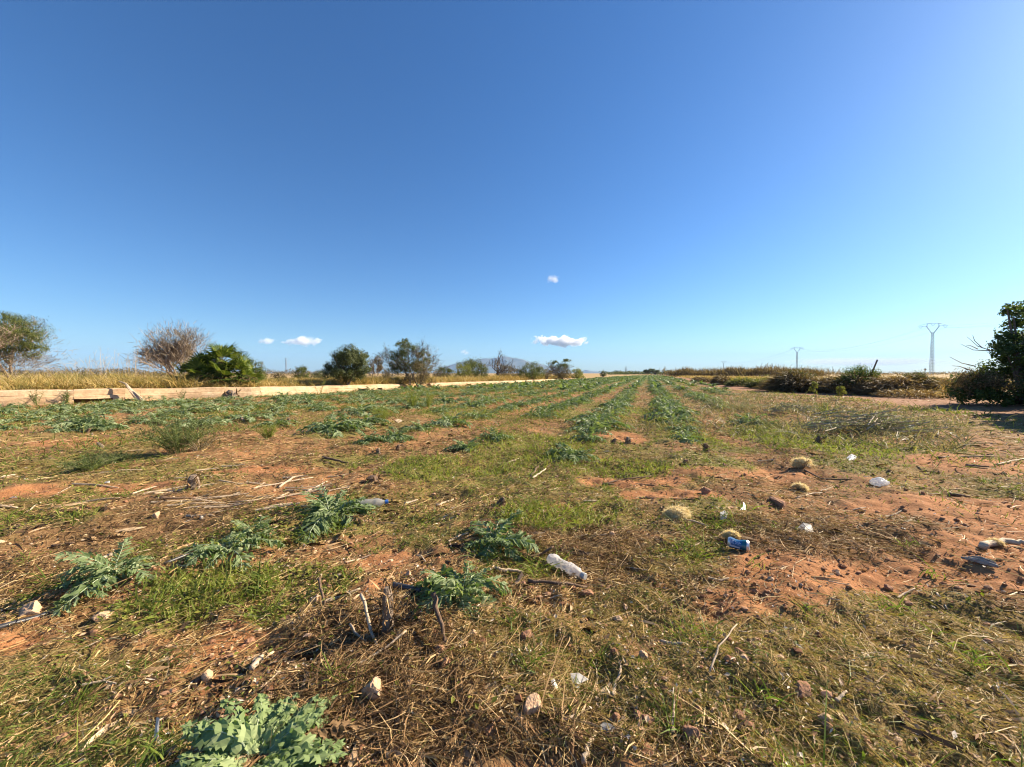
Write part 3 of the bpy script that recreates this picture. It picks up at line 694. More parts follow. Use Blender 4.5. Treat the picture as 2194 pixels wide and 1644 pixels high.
# ---------------------------------------------------------------- trees and shrubs
def grow(g, p, d, L, r, lvl, prm, out, tips):
    n = 5; pts = [p]; q = p.copy(); dd = d.copy()
    for i in range(n - 1):
        dd = dd + g.normal(0, prm['wig'], 3) + np.array([0, 0, prm['lift']]); dd /= np.linalg.norm(dd)
        q = q + dd * L / (n - 1); pts.append(q)
    pts = np.array(pts); rad = np.linspace(r, r * .55, n); out.append((pts, rad, lvl))
    if lvl >= prm['lv']:
        tips += [pts[-1], pts[2], pts[3]]; return
    for i in range(prm['kids'][lvl]):
        t = g.uniform(prm['from'][lvl], 1.0) if i else 1.0
        b = np.array([np.interp(t * (n - 1), np.arange(n), pts[:, c]) for c in range(3)])
        rnd = g.normal(size=3); rnd -= rnd @ dd * dd; rnd /= np.linalg.norm(rnd)
        an = R(g.uniform(*prm['ang'])); nd = dd * math.cos(an) + rnd * math.sin(an)
        grow(g, b, nd, L * g.uniform(*prm['ratio']), r * .58, lvl + 1, prm, out, tips)

def tree(name, label, cat, px, top, base, D, wpx, prm, leafm, barkm, nleaf, lsize, spread, seed, group=None, leaf_from=0.0, trunk_r=.06, blobs=None, nblob=0, twigs=None):
    """a tree of the given outline in the photograph, standing at distance D"""
    g = np.random.default_rng(seed)
    b = PD(px, base, D); zt = PD(px, top, D)[2]; z0 = gz(b[0], D); H = zt - z0; Wd = wpx * D / F_PX
    out, tips = [], []
    for k in range(prm.get('stems', 1)):
        d0 = np.array([g.normal(0, prm.get('lean', .1)), g.normal(0, prm.get('lean', .1)), 1.0]); d0 /= np.linalg.norm(d0)
        grow(g, np.array([g.normal(0, .03), g.normal(0, .03), 0.]), d0, 1.0, .085, 0, prm, out, tips)
    allp = np.concatenate([o[0] for o in out] + [np.array(tips)])
    w = np.percentile(allp[:, 0], 98) - np.percentile(allp[:, 0], 2); h = allp[:, 2].max()
    sw = (Wd - spread * .8) / w; sh = (H - spread * .4) / h; cx = (np.percentile(allp[:, 0], 98) + np.percentile(allp[:, 0], 2)) / 2
    sv = np.array([sw, sw, sh]); o = empty(name, (b[0], D, z0)); tag(o, label, cat, group)
    tm, lm = MB(), MB()
    for pts, rad, lvl in out:
        q = (pts - np.array([cx * (pts[0][2] > .2) * 0, 0, 0])) * sv
        tube(tm if lvl <= 1 else lm, q, np.maximum(rad * trunk_r / .085 * H / 3, .006 + .00022 * D), 5 if lvl < 2 else 3, cap=False)
    tm.obj('trunk', [barkm], o, (0, 0, -.02), True)
    if lm.n: lm.obj('twigs', [barkm], o)
    if nleaf:
        T = np.array(tips) * sv; T = T[T[:, 2] > leaf_from * H]
        if len(T):
            pr = (.2 + g.random(len(T)) ** 2); idx = g.choice(len(T), nleaf, p=pr / pr.sum())
            c = T[idx] + g.normal(0, spread * .33, (nleaf, 3))
            v, q = leaf_quads(c, g.normal(size=(nleaf, 3)) + np.array([0, 0, .6]), lsize * g.uniform(.7, 1.4, nleaf), lsize * .5 * g.uniform(.7, 1.4, nleaf))
            link('loose_leaves' if blobs else 'crown', new_mesh('crown', v, [q], leafm), o)
    if twigs:
        V, Q, k0 = [], [], 0
        for x, y, rx, ry, nt_ in twigs:
            c = PD(x, y, D); u = g.normal(size=(nt_, 3)) * .45; p = np.array([c[0] - b[0], 0, c[2] - z0]) + u * np.array([rx, rx, ry]) * D / F_PX
            d = unit(p - np.array([0, 0, H * .12])) + g.normal(0, .45, (nt_, 3))
            v, q = ribbons(p, d, g.uniform(.12, .42, nt_), .004 + .0006 * D, g.normal(0, .3, (nt_, 3)), nseg=2, tip=.35); V.append(v); Q.append(q + k0); k0 += len(v)
        v = np.concatenate(V); v[:, 2] = np.maximum(v[:, 2], .02); link('fine_twigs', new_mesh('fine_twigs', v, [np.concatenate(Q)], M_twig), o)
    if blobs:
        bl = []
        for x, y, rx, ry in blobs:
            c = PD(x, y, D); bl.append(((c[0] - b[0], g.normal(0, .1) * Wd, c[2] - z0), (rx * D / F_PX, rx * D / F_PX, ry * D / F_PX)))
        v, q = blob_crown(g, bl, nblob, lsize); v[:, 2] = np.maximum(v[:, 2], .02); link('crown', new_mesh('crown', v, [q], leafm), o)
    return o

def blob_crown(g, blobs, nleaf, ls, asp=.5):
    """leaves gathered in many small clumps over the given ellipsoids (centre, radii)"""
    vol = np.array([b[1][0] * b[1][2] for b in blobs]); vol = vol / vol.sum(); P_ = []; N_ = []
    for (c, rad), w in zip(blobs, vol):
        c = np.array(c); rad = np.array(rad); nc = max(6, int(46 * w ** .5 * 2)); u = unit(g.normal(size=(nc, 3))); u[:, 2] = np.where(u[:, 2] < -.5, -u[:, 2], u[:, 2])
        cc = c + u * rad * g.uniform(.45, .95, (nc, 1)); cr = rad.mean() * g.uniform(.18, .42, nc)
        k = int(nleaf * w); i = g.integers(nc, size=k); w_ = unit(g.normal(size=(k, 3)))
        p = cc[i] + w_ * (cr[i] * g.random(k) ** .4)[:, None]; P_.append(p); N_.append(w_ + unit(p - c) * .8 + g.normal(0, .4, (k, 3)))
    p = np.concatenate(P_); n = np.concatenate(N_); k = len(p)
    return leaf_quads(p, n, ls * g.uniform(.7, 1.4, k), ls * asp * g.uniform(.7, 1.4, k))

def shrub(name, label, cat, px, top, base, D, wpx, leafm, nleaf, ls, seed, nb=5, barkm=None, group=None, asp=.5, low=True, parts=('crown', 'stem')):
    g = np.random.default_rng(seed); b = PD(px, base, D); z0 = gz(b[0], D); H = PD(px, top, D)[2] - z0; W = wpx * D / F_PX
    o = empty(name, (b[0], D, z0)); tag(o, label, cat, group)
    blobs = [((0, 0, H * .52), (W * .38, W * .36, H * .44))]
    if low: blobs += [((x * W, y * W, H * .22), (W * .24, W * .24, H * .24)) for x, y in ((-.22, -.1), (.22, -.1), (0, -.25), (0, .2))]
    for i in range(nb):
        a = i * 2.4 + g.normal(0, .4); rr = W * g.uniform(.12, .30)
        hz = H * g.uniform(.30, .74); blobs.append(((math.cos(a) * rr, math.sin(a) * rr, hz), (W * g.uniform(.14, .22), W * .18, min(H - hz, H * g.uniform(.2, .3)))))
    v, q = blob_crown(g, blobs, nleaf, ls, asp)
    v[:, 2] = np.maximum(v[:, 2], .01)
    link(parts[0], new_mesh(parts[0], v, [q], leafm), o)
    sm = MB()
    for i in range(7):
        a = i * .9 + g.random(); e = np.array([math.cos(a) * W * .25, math.sin(a) * W * .25, H * g.uniform(.5, .85)])
        tube(sm, [(0, 0, -.03), e * .5 + g.normal(0, .03 * W, 3) * np.array([1, 1, 0]), e], [.02 * H + .01, .014 * H + .008, .008 * H + .004], 5, cap=False)
    sm.obj(parts[1], [barkm or M_bark], o); return o

BARE_T = dict(lv=4, kids=[5, 4, 4, 4], wig=.13, lift=.10, ratio=(.55, .85), ang=(16, 46), stems=5, lean=.42)
BARE_T['from'] = [.15, .15, .2, .25]
OPEN = dict(lv=4, kids=[4, 4, 4, 3], wig=.14, lift=.09, ratio=(.55, .85), ang=(18, 48), stems=2, lean=.22)
OPEN['from'] = [.25, .25, .3, .3]
GT = 'trees and shrubs behind the low wall'
tree('leafy_tree', 'olive-green tree with bare grey lower branches, leftmost of all', 'tree', 26, 668, 806, 24, 158, OPEN, M_leaf, M_greybark, 2600, .085, .42, 3, GT, .2, .06, [(8, 716, 56, 40), (52, 728, 42, 32), (22, 690, 40, 20), (-32, 730, 50, 46), (76, 750, 26, 16), (35, 756, 46, 22), (5, 770, 50, 20)], 19000, [(10, 775, 60, 30, 900), (60, 776, 46, 24, 800), (30, 740, 70, 40, 700)])
tree('bare_tree', 'nearly leafless grey tree left of the fan palm', 'tree', 384, 700, 812, 25, 84, BARE_T, M_brownleaf, M_greybark, 1500, .07, .3, 8, GT, .45, twigs=[(352, 735, 34, 34, 700), (388, 722, 30, 26, 600), (418, 735, 24, 32, 500), (328, 770, 30, 28, 450), (372, 768, 56, 36, 900)])
shrub('green_bush', 'small green bush peeping out behind the right side of the fan palm', 'bush', 545, 764, 815, 21, 70, M_leaf, 4000, .06, 41, 4, group=GT)
shrub('round_shrub', 'small round olive shrub standing alone in dry grass between palm and big round tree', 'shrub', 645, 781, 812, 32, 44, M_leaf, 2600, .08, 42, 4, group=GT)
shrub('dark_shrub', 'low dark shrub peeping out at the left side of the big round tree', 'shrub', 684, 792, 811, 40, 46, M_olive, 1200, .1, 43, 4, group=GT)
shrub('round_tree', 'big dense round dark green tree rising straight behind the low wall', 'tree', 745, 738, 824, 21, 116, M_olive, 19000, .085, 44, 9, group=GT, asp=.42, low=True)
tree('small_tree', 'thin wispy little tree between the round tree and the ragged one', 'tree', 806, 757, 806, 30, 34, OPEN, M_brownleaf, M_greybark, 1300, .08, .22, 12, GT, .3, .04)
tree('ragged_tree', 'ragged brown-green tree with gaps in its crown right of the round tree', 'tree', 878, 724, 812, 26, 112, OPEN, M_leaf, M_bark, 1800, .075, .36, 17, GT, .2, .05, [(856, 741, 16, 12), (878, 752, 26, 18), (858, 768, 24, 18), (903, 770, 18, 22), (848, 788, 18, 16), (890, 790, 38, 20), (855, 796, 24, 14), (872, 734, 12, 8)], 9000, [(905, 775, 34, 34, 600), (850, 785, 30, 26, 400)])
shrub('dry_shrub', 'brown dry shrub at the foot of the ragged tree', 'shrub', 898, 768, 811, 25.5, 88, M_brownleaf, 4500, .07, 46, 5, group=GT)
shrub('grey_shrub', 'low grey-green shrub leftmost of the thicket in front of the mountain', 'shrub', 950, 782, 808, 45, 60, M_olive, 2600, .11, 47, 4, group=GT)
shrub('dark_bush', 'dark rounded bush in the thicket below the mountain summit', 'bush', 1012, 763, 808, 44, 88, M_leaf, 5200, .11, 48, 5, group=GT)
shrub('yellow_bush', 'yellow-green bush in front of the dark rounded bush', 'bush', 992, 775, 809, 40, 58, M_yleaf, 2600, .09, 49, 4, group=GT)
tree('crooked_tree', 'crooked bare black-limbed tree standing out against the mountain', 'tree', 1062, 748, 809, 42, 58, dict(BARE_T, kids=[3, 4, 3, 3], lv=3, stems=2, wig=.24), M_brownleaf, M_bark, 500, .1, .4, 23, GT, .25, .09)
shrub('brown_bush', 'brown bush at the right foot of the crooked bare tree', 'bush', 1085, 779, 808, 43, 60, M_brownleaf, 2600, .1, 50, 4, group=GT)
shrub('broad_bush', 'broad dark green bush at the right end of the mountain', 'bush', 1140, 773, 809, 45, 82, M_leaf, 5000, .11, 51, 5, group=GT)
tree('two_headed_tree', 'small tree with two flat tufts on top at the end of the wall', 'tree', 1203, 769, 807, 55, 52, OPEN, M_leaf, M_bark, 500, .13, .6, 29, GT, .6, .06, [(1189, 778, 9, 5), (1214, 774, 11, 5), (1204, 785, 14, 6)], 1500)
shrub('bronze_shrub', 'bronze shrub under the tree with two flat tufts', 'shrub', 1205, 783, 807, 54, 58, M_brownleaf, 2600, .12, 52, 4, group=GT)
shrub('small_bush', 'small yellowish bush last in the line of bushes at the wall end', 'bush', 1237, 787, 807, 60, 34, M_yleaf, 2000, .13, 53, 4, group=GT)
shrub('lone_bush', 'small dark round bush alone on the horizon left of the rows', 'bush', 1292, 792, 807, 90, 15, M_olive, 900, .16, 54, 3)
for i, (px, t, w, lb) in enumerate([(1384, 792, 13, 'leftmost of the three umbrella pines on the horizon'), (1396, 790, 18, 'tallest and middle one of the three umbrella pines on the horizon'), (1408, 793, 12, 'rightmost of the three umbrella pines on the horizon')]):
    tree('umbrella_pine', lb, 'pine', px, t, 804, 260, w, dict(OPEN, stems=1), M_olive, M_bark, 60, .5, 1.5, 60 + i, 'umbrella pines on the horizon', .55, .06, [(px, t + 4, w * .5, 4)], 500)

for i, (px, t, w, m_, lb) in enumerate([(597, 797, 40, M_brownleaf, 'low brown scrub in dry grass just right of the green bush behind the palm'), (715, 796, 40, M_yleaf, 'low yellow-green scrub at the left foot of the round tree'), (828, 788, 34, M_brownleaf, 'brown scrub filling the gap left of the ragged tree'),
        (938, 789, 34, M_brownleaf, 'brown scrub between the ragged tree and the thicket'), (1035, 782, 34, M_leaf, 'green scrub at the left foot of the crooked tree'), (1110, 787, 32, M_brownleaf, 'brown scrub between crooked tree and broad bush'), (1172, 788, 30, M_brownleaf, 'brown scrub between broad bush and two-tufted tree')]):
    shrub('low_scrub', lb, 'shrub', px, t, 811, 30 + i * 3.2, w, m_, 1300, .085, 70 + i, 4, group=GT)
# fan palm
def fan_leaf(g):
    mb = MB(); n = 15; pet = .46
    tube(mb, [(0, 0, 0), (pet * .6, 0, .02), (pet, 0, .0)], [.012, .009, .007], 4, 1)
    for i in range(n):
        a = (i / (n - 1) - .5) * R(215); L = .52 * (1 - .22 * abs(i / (n - 1) - .5) * 2) * g.uniform(.9, 1.08); w = .034
        d = np.array([math.cos(a), math.sin(a), .22 + .1 * math.cos(a)]); s = np.array([-math.sin(a), math.cos(a), 0]); b = np.array([pet, 0, 0]); dr = g.uniform(.02, .13)
        m = b + d * L * .55; t = b + d * L + np.array([0, 0, -dr - .05])
        mb.add([b, m - s * w, m + np.array([0, 0, .012]), m + s * w, t], [np.array([[0, 2, 1], [0, 3, 2], [1, 2, 4], [2, 3, 4]])], 0)
    return mb.mesh('leaf', [M_palm, M_dstick])
def build_palm():
    g = np.random.default_rng(77); fans = [fan_leaf(g) for _ in range(4)]
    D = 17.0; c = PD(466, 829, D); z0 = gz(c[0], D); o = empty('fan_palm', (c[0], D, z0))
    tag(o, 'broad bushy fan palm with many trunks behind the low wall', 'palm')
    # (offset across, offset back, crown height, leaf scale, leaves)
    for dx, dy, h, s, n in [(.12, .15, 1.05, 1.12, 24), (-.70, .1, .58, 1.05, 16), (.92, .1, .55, 1.05, 16), (-1.25, .0, .34, .95, 13), (1.40, .0, .30, .9, 12), (-.28, -.45, .42, 1.0, 15), (.55, -.45, .38, 1.0, 14), (.15, -.1, .62, 1.0, 14)]:
        mb = MB(); tube(mb, [(dx * .7, dy * .7, -.05), (dx * .9, dy * .9, h * .5), (dx, dy, h)], [.13, .12, .10], 8, jit=.08); mb.obj('trunk', [M_dstick], o)
        for i in range(n):
            az = i * 2.4 + g.normal(0, .25); el = 1.35 - 2.0 * (i / n) ** .8 + g.normal(0, .12)
            link('leaf', fans[i % 4], o, (dx, dy, h + .03), (g.normal(0, .3), -el, az), s * g.uniform(.85, 1.08))
build_palm()

# big dark bush at the right edge
def build_right_bush():
    g = np.random.default_rng(91); D = 12.6; b = PD(2190, 866, D); z0 = gz(b[0], D)
    o = empty('fig_bush', (b[0], D, z0)); tag(o, 'big dark leafy bush with one tall branch at the right edge', 'bush')
    def q(px, py, rx, ry, dy=0.0):
        c = PD(px, py, D + dy); return ((c[0] - b[0], dy, c[2] - z0), (rx * D / F_PX, max(rx, 40) * D / F_PX * .8, ry * D / F_PX))
    low = [q(2095, 830, 52, 34, -.1), (q(2140, 815, 60, 45, .4)), q(2200, 800, 70, 65), q(2075, 845, 40, 22, -.5), q(2290, 790, 90, 80, .3), q(2180, 848, 90, 24, -.6), q(2110, 856, 60, 14, -.3), q(2190, 858, 60, 12, -.8)]
    hi = [q(2168, 740, 42, 34), q(2190, 712, 36, 34, .2), q(2160, 765, 46, 30, -.2), q(2172, 680, 22, 22), q(2158, 662, 20, 9), q(2240, 730, 60, 55, .4), q(2215, 665, 34, 30, .2), q(2290, 720, 60, 60, .2)]
    out_ = [((a, c, h * .5), (r, r, h * .5)) for a, c, h, r in ((1.5, -1.6, 2.9, 1.2), (-1.6, -2.2, 2.4, .75), (-2.5, -3.3, 2.7, .9), (-3.4, -4.4, 2.4, .85), (-4.2, -4.9, 2.3, .8), (-1.9, -2.7, 2.8, .8), (-3.0, -3.9, 2.8, .85), (-3.9, -4.7, 2.6, .85), (-4.4, -5.4, 2.2, .8), (-1.4, -3.6, 3.4, 1.2), (-2.2, -5.0, 2.8, 1.1), (3.0, -.8, 3.4, 1.6))]
    v, f = blob_crown(g, low + hi, 21000, .085, .6); v2, f2 = blob_crown(g, out_, 15000, .20, .75); f = np.concatenate([f, f2 + len(v)]); v = np.concatenate([v, v2]); v[:, 2] = np.maximum(v[:, 2], .0)
    link('crown', new_mesh('crown', v, [f], M_fig), o)
    v, f = blob_crown(g, [q(2085, 822, 50, 34, -.3), q(2130, 835, 60, 30, -.5), q(2065, 835, 32, 26, -.2)], 4500, .07, .3); v[:, 2] = np.maximum(v[:, 2], .0)
    link('dry_foliage', new_mesh('dry_foliage', v, [f], M_scrub), o)
    mb = MB()
    for c, r in hi + low: 
        c = np.array(c); tube(mb, [(0, 0, -.05), c * .5 + np.array([0, 0, .15]), c], [.07, .045, .02], 5, cap=False)
    mb.obj('limbs', [M_bark], o)
    mb = MB()
    for pts in ([(2125, 752), (2095, 742), (2072, 722)], [(2120, 752), (2085, 750), (2060, 738)], [(2105, 746), (2088, 730), (2084, 718)], [(2095, 748), (2080, 741), (2070, 741)], [(2090, 785), (2060, 778), (2035, 765)], [(2085, 795), (2055, 785), (2040, 784)]):
        tube(mb, [PD(x, y, D - .1) - np.array([b[0], D, z0]) + np.array([0, D, 0]) * 0 + np.array([0, 0, 0]) for x, y in pts], [.016, .011, .006], 4, cap=False)
    mb.obj('dead_branch', [M_greybark], o)
build_right_bush()

# scrub along the bank on the right
def scrub(px, top, base, D, wpx, mat, label, seed, n=3200, sweep=-.25, leafm=None, nl=0):
    g = np.random.default_rng(seed); b = PD(px, base, D); z0 = gz(b[0], D); H = (PD(px, top, D)[2] - z0) * 1.08; W = wpx * 1.3 * D / F_PX; n = int(n * 1.15)
    o = empty('scrub_bush', (b[0], D, z0)); tag(o, label, 'bush', 'scrub on the bank')
    a = g.random(n) * 2 * pi; rr = np.sqrt(g.random(n)); x = np.cos(a) * rr * W * .36; y = np.sin(a) * rr * W * .36
    zz = H * .75 * np.sqrt(np.clip(1 - rr ** 2, 0, 1)) * g.random(n) * (.65 + .6 * vnoise(x * 3 / W + 9, y * 3 / W, seed))
    d = np.stack([x / W * 2 + g.normal(0, .5, n) + sweep, y / W * 2 + g.normal(0, .5, n), .7 + g.random(n) * .8], 1)
    L = H * g.uniform(.22, .5, n); v, q = ribbons(np.stack([x, y, zz], 1), d, L, .014 + .0008 * D, np.stack([x / W + g.normal(0, .3, n) + sweep, y / W + g.normal(0, .3, n), -g.uniform(.3, 1.0, n)], 1), nseg=2, tip=.3)
    v[:, 2] = np.maximum(v[:, 2], .0)
    link('twigs', new_mesh('twigs', v, [q], mat), o)
    if nl:
        v, q = blob_crown(g, [((0, 0, H * .5), (W * .33, W * .33, H * .42)), ((-W * .2, 0, H * .35), (W * .2, W * .2, H * .3)), ((W * .2, 0, H * .4), (W * .2, W * .2, H * .35))], nl, .07, .6)
        v[:, 2] = np.maximum(v[:, 2], .0); link('foliage', new_mesh('foliage', v, [q], leafm), o)
    return o
scrub(1702, 789, 838, 21.5, 92, M_scrub, 'dark drooping scrub bush at the left end of the bank', 1, 3600, -.2, M_scrubg, 1200)
scrub(1762, 794, 841, 20.5, 74, M_scrub, 'brown drooping scrub bush left of the green bush with the leaning post', 2, 3000)
scrub(1838, 783, 845, 18.8, 92, M_scrub, 'green leafy bush with a leaning post sticking out of it', 3, 1600, -.1, M_fig, 3800)
scrub(1905, 796, 850, 17.8, 100, M_dryscrub, 'brown thicket right of the green bush with the leaning post', 4, 3200)
scrub(1960, 797, 852, 17.6, 72, M_scrub, 'olive and brown scrub in front of the tall power tower', 5, 2600, -.1, M_scrubg, 900)
scrub(2015, 800, 852, 17.6, 80, M_dryscrub, 'pale dry scrub between the power tower and the big dark bush', 6, 1800, -.1)
scrub(1945, 826, 856, 16.3, 110, M_dryscrub, 'low tangle of dry brown stems at the foot of the bank', 16, 1300, -.1)
scrub(1640, 806, 830, 26, 70, M_scrubg, 'low green bramble at the left foot of the dark scrub', 7, 1500, 0, M_yleaf, 1200)
scrub(1590, 806, 826, 30, 60, M_scrubg, 'yellow-green bramble on the bank beside the dry grass', 8, 1200, 0, M_yleaf, 1100)
scrub(1548, 802, 822, 34, 40, M_scrub, 'dark hollow bush in the dry grass bank', 9, 1300)
scrub(1505, 804, 818, 44, 40, M_scrub, 'small brown bush in the far dry grass bank', 10, 900)

mb = MB(); a = PD(1868, 800, 18.6); b = PD(1880, 771, 18.5)
tube(mb, [a - (b - a) * 1.0, a, b], [.036, .034, .032], 7, jit=.06)
tag(mb.obj('leaning_post', [M_dstick]), 'short wooden post leaning to the right out of the green bush', 'post')

# far masses
def treeline(name, pts, h, n, mat, label, seed, depth, ls, spiky=0.0):
    g = np.random.default_rng(seed); pts = np.array(pts); t = g.random(n) * (len(pts) - 1); i = t.astype(int); f = t - i
    xy = pts[i] * (1 - f[:, None]) + pts[i + 1] * f[:, None] + g.normal(0, depth, (n, 2))
    hh = h * (.12 + 1.3 * fbm(xy[:, 0] * 1.1 / h, xy[:, 1] * .1, 4, seed) ** 1.3) 
    z = ground_z(xy[:, 0], xy[:, 1]) + hh * g.random(n) ** .8
    p = np.column_stack([xy, z])
    if spiky: v, q = ribbons(p * np.array([1, 1, .8]), np.stack([g.normal(0, .4, n), g.normal(0, .4, n), np.ones(n)], 1), h * g.uniform(.1, .4, n), ls, g.normal(0, .2, (n, 3)), nseg=1, tip=.3)
    else: v, q = leaf_quads(p, g.normal(size=(n, 3)), ls * g.uniform(.6, 1.4, n), ls * g.uniform(.5, 1, n))
    tag(link(name, new_mesh(name, v, [q], mat)), label, kind='stuff')
xy = lambda px, D: ((px - CX) / F_PX * D, D)
treeline('brown_treeline', [xy(1436, 115), xy(1520, 105), xy(1620, 95), xy(1760, 85)], 3.0, 12000, M_scrub, 'brown far hedgerow on the horizon right of the rows', 5, 1.6, .12, 1)
treeline('far_hedge', [xy(1300, 260), xy(1360, 300), xy(1445, 260)], 3.2, 3500, M_olive, 'dark green far hedge across the end of the rows', 6, 3, .7)
treeline('horizon_scrub', [xy(1680, 240), xy(1900, 260), xy(2250, 230)], 2.6, 6000, M_scrub, 'thin line of far scrub along the right horizon', 7, 3, .5)
treeline('left_hedge', [xy(-60, 120), xy(200, 110), xy(420, 120), xy(700, 150)], 2.6, 9000, M_brownleaf, 'thin line of far scrub along the left horizon', 8, 3, .35)

# tall dry grass behind the wall and on the bank
def build_dry_grass():
    n = 90000; t = rng.random(n) ** 1.0 * (len(WALL) - 2.02); i = t.astype(int); f = t - i
    off = .55 + rng.gamma(1.3, 3.2, n)
    d = WALL[i + 1] - WALL[i]; nn = np.stack([-d[:, 1], d[:, 0]], 1) / np.hypot(d[:, 0], d[:, 1])[:, None]
    xy_ = WALL[i] * (1 - f[:, None]) + WALL[i + 1] * f[:, None] + nn * off[:, None]
    x, y = xy_[:, 0], xy_[:, 1]; sd, _ = sdist(x, y, WALL); r = np.hypot(x, y)
    hm = np.interp(x / np.maximum(y, 1) * F_PX + CX, [0, 380, 560, 700, 930, 1260], [.60, .54, .32, .34, .5, .7]) * (.35 + 1.25 * fbm(x * .7, y * .7, 3, 101))
    m = (sd > .5) & (y > 2) & (np.abs(x) < y * 1.5 + 3) & (rng.random(n) < .25 + 1.1 * fbm(x * .9, y * .9, 2, 102))
    x, y, hm, r = keep(x, y, hm, r, m=m); n = len(x)
    d = np.stack([rng.normal(0, .42, n), rng.normal(0, .42, n), np.ones(n)], 1)
    v, q = ribbons(lay(x, y, -.02), d, hm * rng.uniform(.55, 1.35, n), .005 + .00065 * r, np.stack([rng.normal(-.1, .4, n), rng.normal(0, .4, n), -rng.random(n) * .5], 1), nseg=2, tip=.2)
    stuff('tall_dry_grass', v, q, M_dry, 'tall golden dry grass behind the low wall')
    cn = 260; t = rng.random(cn) * (len(WALL) - 2.3); i = t.astype(int); f = t - i; d = WALL[i + 1] - WALL[i]; nn = np.stack([-d[:, 1], d[:, 0]], 1) / np.hypot(d[:, 0], d[:, 1])[:, None]
    cp = WALL[i] * (1 - f[:, None]) + WALL[i + 1] * f[:, None] + nn * (.9 + rng.gamma(1.5, 2.5, cn))[:, None]; nb = 70; xy_ = np.repeat(cp, nb, 0) + rng.normal(0, .16, (cn * nb, 2)); hh = np.repeat(rng.uniform(.45, 1.05, cn), nb)
    x, y = xy_[:, 0], xy_[:, 1]; px = x / np.maximum(y, 1) * F_PX + CX; hh = hh * np.interp(px, [0, 380, 560, 700, 930, 1260], [.85, .8, .5, .45, .7, .8]); sd, _ = sdist(x, y, WALL); x, y, hh = keep(x, y, hh, m=(sd > .6) & (y > 3)); n = len(x); r = np.hypot(x, y)
    d = np.stack([rng.normal(0, .22, n), rng.normal(0, .22, n), np.ones(n)], 1)
    v, q = ribbons(lay(x, y, -.02), d, hh * rng.uniform(.5, 1.2, n), .004 + .0005 * r, np.stack([rng.normal(-.05, .3, n), rng.normal(0, .3, n), -rng.random(n) * .3], 1), nseg=2, tip=.2)
    stuff('grass_clumps', v, q, M_clump, 'taller yellow-green grass clumps behind the low wall')
    n = 26000; t = 2.3 + rng.random(n) * 5.4; i = t.astype(int); f = t - i; d = BANK[i + 1] - BANK[i]; nn = np.stack([d[:, 1], -d[:, 0]], 1) / np.hypot(d[:, 0], d[:, 1])[:, None]
    xy_ = BANK[i] * (1 - f[:, None]) + BANK[i + 1] * f[:, None] + nn * (.3 + rng.gamma(1.2, 3.5, n))[:, None]; x, y = xy_[:, 0], xy_[:, 1]; r = np.hypot(x, y)
    d = np.stack([rng.normal(0, .35, n), rng.normal(0, .35, n), np.ones(n)], 1)
    v, q = ribbons(lay(x, y, -.02), d, rng.uniform(.12, .36, n) * np.where(r > 34, 1.5, 1), .005 + .0008 * r, np.stack([rng.normal(-.1, .3, n), rng.normal(0, .3, n), -rng.random(n) * .4], 1), nseg=2, tip=.2)
    stuff('bank_dry_grass', v, q, M_dry, 'golden dry grass on the bank at the right')
build_dry_grass()

def reeds(px, base, top, D, wpx, n, label, seed):
    g = np.random.default_rng(seed); b = PD(px, base, D); z0 = gz(b[0], D); H = PD(px, top, D)[2] - z0; W = wpx * D / F_PX
    o = empty('dry_stalks', (b[0], D, z0)); tag(o, label, 'dead weed', 'tall dead weeds behind the wall')
    p = np.stack([g.normal(0, W * .22, n), g.normal(0, .15, n), np.zeros(n)], 1); d = np.stack([g.normal(0, .10, n), g.normal(0, .1, n), np.ones(n)], 1)
    L = H * g.uniform(.55, 1.0, n); bend = np.stack([g.normal(0, .12, n), g.normal(0, .1, n), np.zeros(n)], 1)
    v, q = ribbons(p, d, L, .011, bend, nseg=4, tip=.4); link('stem', new_mesh('stem', v, [q], M_reed), o)
    k = n * 9; i = g.integers(n, size=k); t = g.uniform(.55, 1.0, k); c = p[i] + unit(d[i]) * (L[i] * t)[:, None] + bend[i] * (L[i] * t * t)[:, None]
    v, q = ribbons(c, np.stack([g.normal(0, .6, k), g.normal(0, .6, k), g.uniform(.5, 1.2, k)], 1), g.uniform(.08, .22, k), .008, g.normal(0, .2, (k, 3)), nseg=1, tip=.6)
    link('side_shoot', new_mesh('side_shoot', v, [q], M_reed), o)
for i, (px, t, w, n, lb) in enumerate([(112, 768, 26, 9, 'leftmost tuft of tall dead weeds, right beside the leftmost tree'), (158, 764, 24, 10, 'short tuft of tall dead weeds second from the leftmost tree'),
        (185, 768, 26, 9, 'sparse tuft of tall dead weeds between two taller ones'), (216, 742, 26, 16, 'tallest pale tuft of dead weeds left of the bare grey tree'),
        (242, 748, 18, 9, 'slim tuft of tall dead weeds right of the tallest tuft'), (280, 744, 38, 16, 'wide fan of tall dead weeds nearest the bare grey tree'), (312, 770, 30, 10, 'low tuft of dead weeds in front of the bare grey tree')]):
    reeds(px, 812, t, 17.5 + i * .3, w, n, lb, 300 + i)

